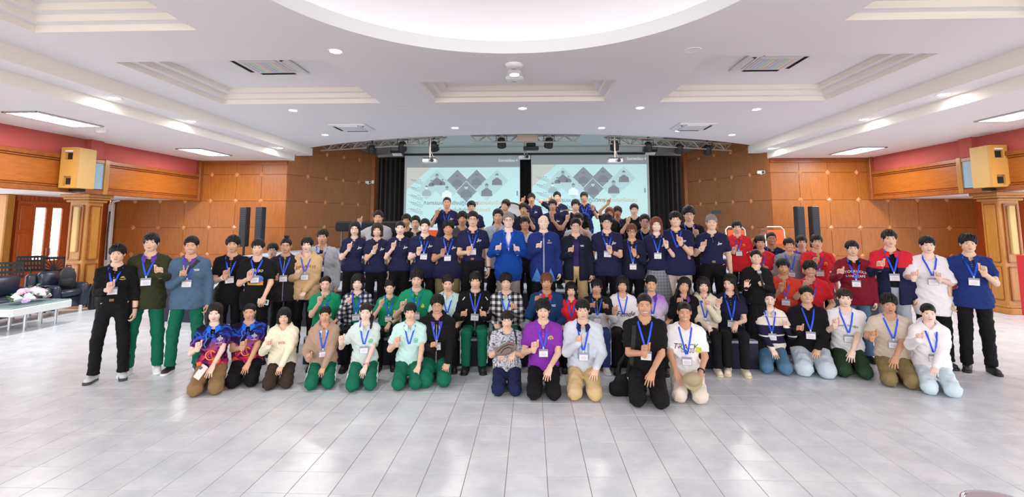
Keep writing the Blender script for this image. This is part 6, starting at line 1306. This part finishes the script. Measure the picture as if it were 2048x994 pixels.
person('boy in red polo behind the woman with the microphone', 1519, 470, 8.5, tm=RED, L=('h', 1532, 537), hair='fringe', skin=2, smile=0, badge=0)
person('slim boy in red polo next to the grey-haired man', 1473, 441, 8.6, sup=A_Z, tm=RED, R=('h', 1468, 498), hair='curtain', skin=1, logo='tri', smile=1, lanym=plain('violet_lanyard', (86, 66, 190), .5))
person('boy in orange-red shirt seated behind the striped sweater girl', 1565, 516, 7.55, pose='sit', sup=.46, tm=ORANGEC, R=('h', 1563, 571), L=TH, hair='fringe', skin=3, smile=0, lanym=plain('violet_lanyard', (86, 66, 190), .5))
person('smiling boy in red shirt seated behind the large woman in black', 1619, 520, 7.5, pose='sit', sup=.46, tm=RED, R=('h', 1611, 566), L=TH, hair='spiky', skin=2, smile=2, badge=0, lanym=plain('violet_lanyard', (86, 66, 190), .5))
p54 = person('smiling woman in black dress holding a microphone', 1511, 499, 6.95, sex='f', top='dress', tm=BLACK, bot='dress', R=('o', 1493, 569), L=('g', 1522, 566), hair='tied', skin=1, smile=2, lany=0, w=1.15, headw=1.06)
# ---- second row standing on the step
G2 = dict(logo='script', tm=NAVY)
person('woman with long black hair and glasses in navy polo', 710, 442, sex='f', hair='long', gl='thin', R=('h', 699, 491), skin=0, smile=1, lany=0, **G2, **A2())
p = person('woman with brown bob and pendant necklace in navy polo', 755, 445, sex='f', hair='bob', hc='brown', R=('h', 750, 495), skin=1, smile=2, lany=0, w=1.05, prints=[('poly', ringp(0, .47, .060, .064, 14, PI * 1.1, PI * 1.9) + [circ2(0, .395, .010, .012, 8)], M_wprint, 'necklace')], **G2, **A2()); p['wear'](-1, M_wprint, 'bracelet')
person('woman with hair pinned up in navy polo', 801, 442, sex='f', hair='bun', R=('h', 787, 489), skin=0, smile=1, lany=0, **G2, **A2())
p = person('man with neat short hair in navy polo and lanyard beside the pinned-up hair woman', 850, 437, hair='swept', R=('h', 838, 499), skin=0, smile=1, w=1.12, **G2, **A2()); p['wear'](-1, M_black)
person('heavy dark-skinned man in navy polo and khaki trousers', 897, 440, hair='spiky', R=('h', 886, 502), skin=3, smile=0, w=1.42, bm=POLIVE, headw=1.12, **G2, **A2(7.38))
p = person('bespectacled man in navy polo with belt and a microphone clip on his badge', 946, 422, hair='swept', gl='thin', R=('h', 938, 498), skin=1, smile=1, belt=True, w=1.06, **G2, **A2()); p['wear'](1, M_black)
person('elderly man in bright blue suit jacket making two hand hearts', 1017, 424, hair='swept', hc='grey', gl='thin', top='suit', tm=ROYAL, inner=WHITE, bm=PGREYT, R=('h', 996, 496), L=('h', 1034, 498), skin=0, smile=2, w=1.05, badge=0, prints=[('poly', [circ2(.09, .39, .009, .009, 8)], M_gold, 'lapel_pin')], **A2(7.32))
tri = lambda cx, w_, z0, h_: [[(cx - w_, z0), (cx + w_, z0), (cx, z0 + h_)]]
p62 = person('bald man in dark blue jacket with zigzag trim', 1087, 430, hair='bald', hc='silver', hem_=-.23, top='jacket', tm=ROYAL2, R=('h', 1077, 492), L=('d',), skin=0, smile=2, w=1.06, lany=0, prints=[('poly', tri(-.10, .085, -.21, .2), M_bprint, 'zigzag_trim'), ('poly', tri(.10, .075, -.21, .2), M_bprint, 'zigzag_trim'), ('poly', ribbon([(0, .46), (0, .2), (0, -.2)], .020), M_greyp, 'front_band'), ('poly', [circ2(.08, .385, .011, .013, 8)], M_gold, 'pin'), ('poly', [[(.05, .345), (.12, .345), (.12, .36), (.05, .36)]], M_greyp, 'name_bar')], **A2(7.32))
person('man in glasses and open black jacket over a dark purple shirt', 1151, 436, hair='swept', gl='thin', top='open', tm=cloth((22, 28, 44)), inner=cloth((50, 40, 96)), bm=PTAN, R=('h', 1141, 500), skin=1, smile=1, lany=0, w=1.08, logo='wordmark', **A2())
p = person('man in glasses and navy polo beside the open black jacket', 1213, 427, hair='spiky', gl='thin', L=('h', 1219, 496), skin=1, smile=0, w=1.1, **G2, **A2()); p['wear'](1, M_black)
p = person('man with shaggy brown hair and black glasses in dark shirt', 1263, 447, hair='curtain', hc='auburn', gl='black', top='shirt', tm=cloth((26, 28, 52)), sleeve=1.5, L=('h', 1268, 502), skin=2, smile=0, zv=.16, **A2()); p['wear'](1, M_black)
p = person('smiling woman with long auburn hair, navy polo and grey checked skirt', 1312, 433, sex='f', hair='long', hc='red', L=('h', 1332, 485), bot='skirt', bm=SKIRT, skin=0, smile=2, w=1.15, belt=None, **G2, **A2()); p['wear'](1, M_black)
p = person('large smiling man in navy polo and cream trousers', 1350, 422, hair='fringe', L=('h', 1360, 479), skin=1, smile=2, w=1.42, headw=1.12, bm=PCREAM, badge=0, **G2, **A2(7.38)); p['wear'](1, M_black)
p = person('grey-haired smiling man in navy polo with spectacles hung at the collar', 1422, 429, hair='swept', hc='grey', R=('h', 1406, 489), skin=1, smile=2, w=1.1, lany=0, belt=True, **G2, **A2()); p['wear'](-1, M_wprint, 'bracelet')
person('young man with curly hair and glasses in black T-shirt behind the large man', 1377, 411, hair='curly', gl='thin', top='tee', tm=BLACK, L=('h', 1392, 464), skin=1, smile=0, badge=0, **A2(8.1))
# ---- rows behind
L1 = dict(pose='stand', sup=L1_Z); L2 = dict(pose='stand', sup=L2_Z)
person('man in light grey jacket raising a hand heart in front of the keyboard', 757, 421, 8.7, sup=A_Z, top='jacket', tm=LGREY, R=('p', 719, 441, -.05), hair='swept', skin=2, smile=1, lany=0)
person('young man in black half hidden behind the pinned-up hair woman', 813, 427, 8.8, sup=A_Z, top='tee', tm=BLACK, hair='fringe', skin=3, smile=0, lany=0)
person('man in glasses and black jacket over pale shirt behind the second row', 831, 431, 8.2, sup=A_Z, top='open', tm=BLACK, inner=SKYG, hair='swept', gl='thin', skin=1, smile=0, lany=0)
person('man in navy polo raising a hand heart in front of the left screen', 894, 394, 9.6, tm=NAVY, R=('h', 874, 424), hair='buzz', skin=2, smile=0, badge=0, logo='script', **L1)
person('stout man in glasses and navy polo below the left screen text', 943, 401, 9.8, tm=NAVY, hair='fringe', gl='thin', skin=1, smile=1, lany=0, w=1.2, headw=1.05, **L1)
person('young man in dark grey T-shirt behind the bespectacled man', 925, 422, 8.4, sup=A_Z, top='tee', tm=cloth((74, 74, 78)), hair='spiky', skin=3, smile=0, lany=0)
person('man in navy looking down beside the white drum', 1011, 398, 9.5, tm=NAVY, hair='curtain', skin=2, smile=2, lany=0, hyaw=-.35, tilt=.1, **L1)
person('young man in pale blue-grey polo behind the blue suit', 996, 417, 8.0, sup=A_Z, tm=SKYG, hair='swept', skin=2, smile=0, lany=0)
person('man in navy with raised fingers in front of the dark curtain', 1047, 405, 9.2, tm=NAVY2, L=('h', 1055, 429), hair='spiky', skin=3, smile=1, lany=0, **L1)
person('smiling boy in white and green sweater peeking between the two older men', 1050, 432, 8.0, sup=A_Z, top='sweat', tm=zbands('white_green_sweater', [(0, (30, 30, 30)), (.3, (224, 224, 220)), (.45, (24, 96, 60)), (.6, (230, 230, 228))], .9, 1.5), hair='fringe', skin=3, smile=2, lany=0)
person('young man in navy polo on the upper tier with one fist raised', 1063, 386, 10.9, tm=NAVY, R=('p', 1046, 399), hair='fringe', skin=3, smile=1, logo='script', lany=0, **L2)
person('young man in navy polo on the upper tier with his hand behind his head', 1114, 383, 10.9, tm=NAVY, R=('p', 1100, 397, 0), hair='swept', skin=1, smile=0, logo='script', lany=0, **L2)
person('stocky man in navy polo behind the bald man', 1105, 398, 9.5, tm=NAVY, L=('h', 1104, 434), hair='fringe', skin=3, smile=1, logo='script', lany=0, w=1.15, **L1)
person('laughing man in black shirt behind the open jacket man', 1151, 398, 9.5, top='shirt', tm=BLACK, R=('h', 1135, 434), hair='curtain', skin=1, smile=2, lany=0, **L1)
p = person('young man in blue jersey on the upper tier, tallest in the back', 1168, 383, 10.95, tm=JERSEY, L=('h', 1185, 413), hair='fringe', skin=3, smile=2, badge=0, **L2); p['wear'](1, M_black)
person('young man in grey shirt mostly hidden behind the glasses man', 1156, 425, 8.0, sup=A_Z, top='shirt', tm=LGREY, L=('h', 1172, 467), hair='fringe', skin=2, smile=0, badge=0)
person('woman with red-brown bob and glasses raising one arm high', 1219, 414, 9.1, sex='f', top='tee', tm=BLACK, R=('p', 1217, 402), hair='bob', hc='red', gl='thin', skin=3, smile=1, lany=0, **L1)
p = person('man with dark beard shadow holding a hand heart beside the red-brown bob', 1235, 412, 9.4, tm=NAVY2, L=('h', 1235, 444), hair='spiky', skin=4, smile=1, badge=0, **L1); p['wear'](1, M_black)
person('young man in black T-shirt raising a fist in front of the right screen', 1268, 407, 9.1, top='tee', tm=BLACK, R=('h', 1256, 440), hair='swept', skin=1, smile=0, lany=0, w=1.1, **L1)
person('man wearing violet reflecting glasses and black T-shirt', 1289, 428, 8.1, sup=A_Z, top='tee', tm=BLACK, hair='swept', gl='violet', skin=2, smile=0, badge=0)
# ---- chairs of the two boys seated at the right
for q, lb in (((1565, 516, 7.55), 'orange chair under the boy in the orange-red shirt'), ((1619, 520, 7.5), 'orange chair under the seated boy in red behind the woman in black')):
    pt = ony(*q); make_chair((pt.x + .0, pt.y + .06, 0), lb, -math.atan2(pt.x, pt.y) * .75)
# ---- things held in hands
def hand_pt(p, side): return p['hands'][side]
q = hand_pt(p10, 1); ph_ = MB().rbox((0, 0, 0), (.075, .010, .15), .006, Matrix.Rotation(.5, 3, 'Y') @ Matrix.Rotation(-.3, 3, 'X')); ph_ = ph_.build('mobile_phone', plain('pink_phone', (240, 206, 200), .25)); ph_.location = q + Vector((-.06, -.06, .02)); tag(ph_, 'pink mobile phone in the hand of the girl in the music jersey', 'phone'); MB().rbox((.0, -.008, .045), (.03, .006, .03), .004, Matrix.Rotation(.5, 3, 'Y') @ Matrix.Rotation(-.3, 3, 'X')).build('camera_bump', plain('phone_lens', (60, 56, 60), .3), ph_)
q = hand_pt(p5, 1); ph_ = MB().rbox((0, 0, 0), (.15, .012, .07), .006, Matrix.Rotation(.15, 3, 'Y')).build('mobile_phone', plain('white_phone', (230, 230, 232), .25)); ph_.location = q + Vector((0, .045, .0)); tag(ph_, 'white mobile phone in the hand of the printed T-shirt man', 'phone'); MB().box((.05, -.008, .0), (.02, .004, .04)).build('camera_bump', MATS['phone_lens'] if 'phone_lens' in MATS else M_black, ph_)
q = hand_pt(p54, 1); mc = empty('microphone', q + Vector((-.0, -.045, .02)), 0); mc.rotation_euler = (.15, -.3, 0); tag(mc, 'black handheld microphone held by the woman in the black dress', 'microphone')
MB().cyl((0, 0, -.1), (0, 0, .09), .012, 12, .017).build('handle', M_black, mc, True); MB().ball((0, 0, .115), .030, 14, 10).build('grille_head', plain('mic_mesh', (176, 178, 182), .35, metal=.8), mc, True)
# cap held by the kneeling man in the white T-shirt
q = (hand_pt(p36, 1) + hand_pt(p36, -1)) / 2; cp_ = empty('baseball_cap', q + Vector((0, -.09, .015))); cp_.rotation_euler = (-.15, 0, .1); tag(cp_, 'khaki baseball cap held by the kneeling man in the white T-shirt', 'cap'); M_cap = cloth((170, 156, 122))
b = MB(); n = 8
for i in range(n + 1):
    a_ = i / n * PI / 2
    for kk in range(18): t = 2 * PI * kk / 18; b.v.append((.095 * math.cos(t) * math.cos(a_), .075 * math.sin(t) * math.cos(a_) - .0, .0 + .12 * math.sin(a_)))
for i in range(n):
    for kk in range(18): b.f.append((i * 18 + kk, i * 18 + (kk + 1) % 18, (i + 1) * 18 + (kk + 1) % 18, (i + 1) * 18 + kk))
R_ = Matrix.Rotation(1.25, 3, 'X'); b.v = [tuple(R_ @ Vector(v)) for v in b.v]; b.build('crown', M_cap, cp_, True)
b = MB(); pts_ = [(.092 * math.cos(t), 0) for t in (PI, 0)]; arc = [(.095 * math.cos(PI * i / 12), -.012 - .085 * math.sin(PI * i / 12)) for i in range(13)]
b.v = [(x, -.03 - .02 * math.sin(PI * i / 12), z) for i, (x, z) in enumerate(arc)] + [(x, -.02 - .02 * math.sin(PI * i / 12), z * .2) for i, (x, z) in enumerate(arc)] + [(x, -.022 - .02 * math.sin(PI * i / 12), z) for i, (x, z) in enumerate(arc)]
b.f = [(i, i + 1, 14 + i, 13 + i) for i in range(12)] + [(26 + i, 13 + i, 14 + i, 27 + i) for i in range(12)]; b.build('visor', M_cap, cp_, True)
# waist bag of the small boy
q = (hand_pt(p32, 1) + hand_pt(p32, -1)) / 2; wb = empty('waist_bag', q + Vector((.0, .01, .08)), 0, .74); wb.rotation_euler = (-.15, -.35, 0); tag(wb, 'grey-brown waist bag with black zips held by the small boy in the marbled T-shirt', 'bag')
b = MB(); n = 10
prof = [(-.17, .03), (-.13, .055), (-.06, .075), (.04, .082), (.11, .066), (.165, .03)]
for x, hz in prof:
    for kk in range(12): t = 2 * PI * kk / 12; b.v.append((x, -.035 + .045 * math.cos(t), hz * math.sin(t)))
for i in range(len(prof) - 1):
    for kk in range(12): b.f.append((i * 12 + kk, i * 12 + (kk + 1) % 12, (i + 1) * 12 + (kk + 1) % 12, (i + 1) * 12 + kk))
b.f += [tuple(range(12))[::-1], tuple(range(60, 72))]; b.build('pouch', cloth((124, 112, 106)), wb, True)
for z0, e in ((.035, .13), (.0, .09)): MB().tube([(-e, -.075, z0 - .03), (-e * .3, -.083, z0 + .012), (e * .5, -.083, z0 + .015), (e, -.074, z0 - .02), (e * .8, -.074, z0 - .055)], .006, 6).build('zip', M_black, wb, True)
MB().tube([(.16, -.03, .0), (.19, .0, .10), (.20, .05, .24)], .014, 6).build('belt_strap', plain('black_strap', (18, 18, 20), .7), wb, True); MB().ball((.1, -.08, .045), .008, 8, 6).build('badge_dot', plain('red_band', (206, 60, 60), .5), wb)
# black shoulder bag on the floor beside the man in the black T-shirt
bq = onz(1243, 795, 0); sb = empty('shoulder_bag', (bq.x, bq.y + .06, 0)); tag(sb, 'slouchy black shoulder bag resting on the floor beside the man in the black T-shirt', 'bag'); M_bag = cloth((20, 20, 22))
def bag_f(P):
    dd = capd(P, (-.05, 0, .07), (.07, 0, .06), .075, .07, .7); dd = sm(dd, capd(P, (.0, 0, .07), (.03, 0, .30), .085, .03, .6), .05); dd = np.maximum(dd, -elld(P, (.03, 0, .29), (.042, .2, .075))); return np.maximum(dd + .004 * np.sin(P[:, 0] * 60 + P[:, 2] * 40), .004 - P[:, 2])
V, Fq = nets(bag_f, (-.16, -.1, -.02), (.18, .1, .4), .011); link('bag_body', mesh_np('bag_body', V, Fq, M_bag), sb)
MB().tube([(.075, 0, .20), (.10, .0, .34), (.16, .02, .50)], .018, 6).build('bag_strap', M_bag, sb, True); MB().tube([(-.03, 0, .2), (-.01, 0, .33), (.05, .0, .42), (.13, .02, .48)], .016, 6).build('bag_strap', M_bag, sb, True); MB().ball((.075, -.05, .2), .01, 8, 6).build('buckle', M_steel, sb)
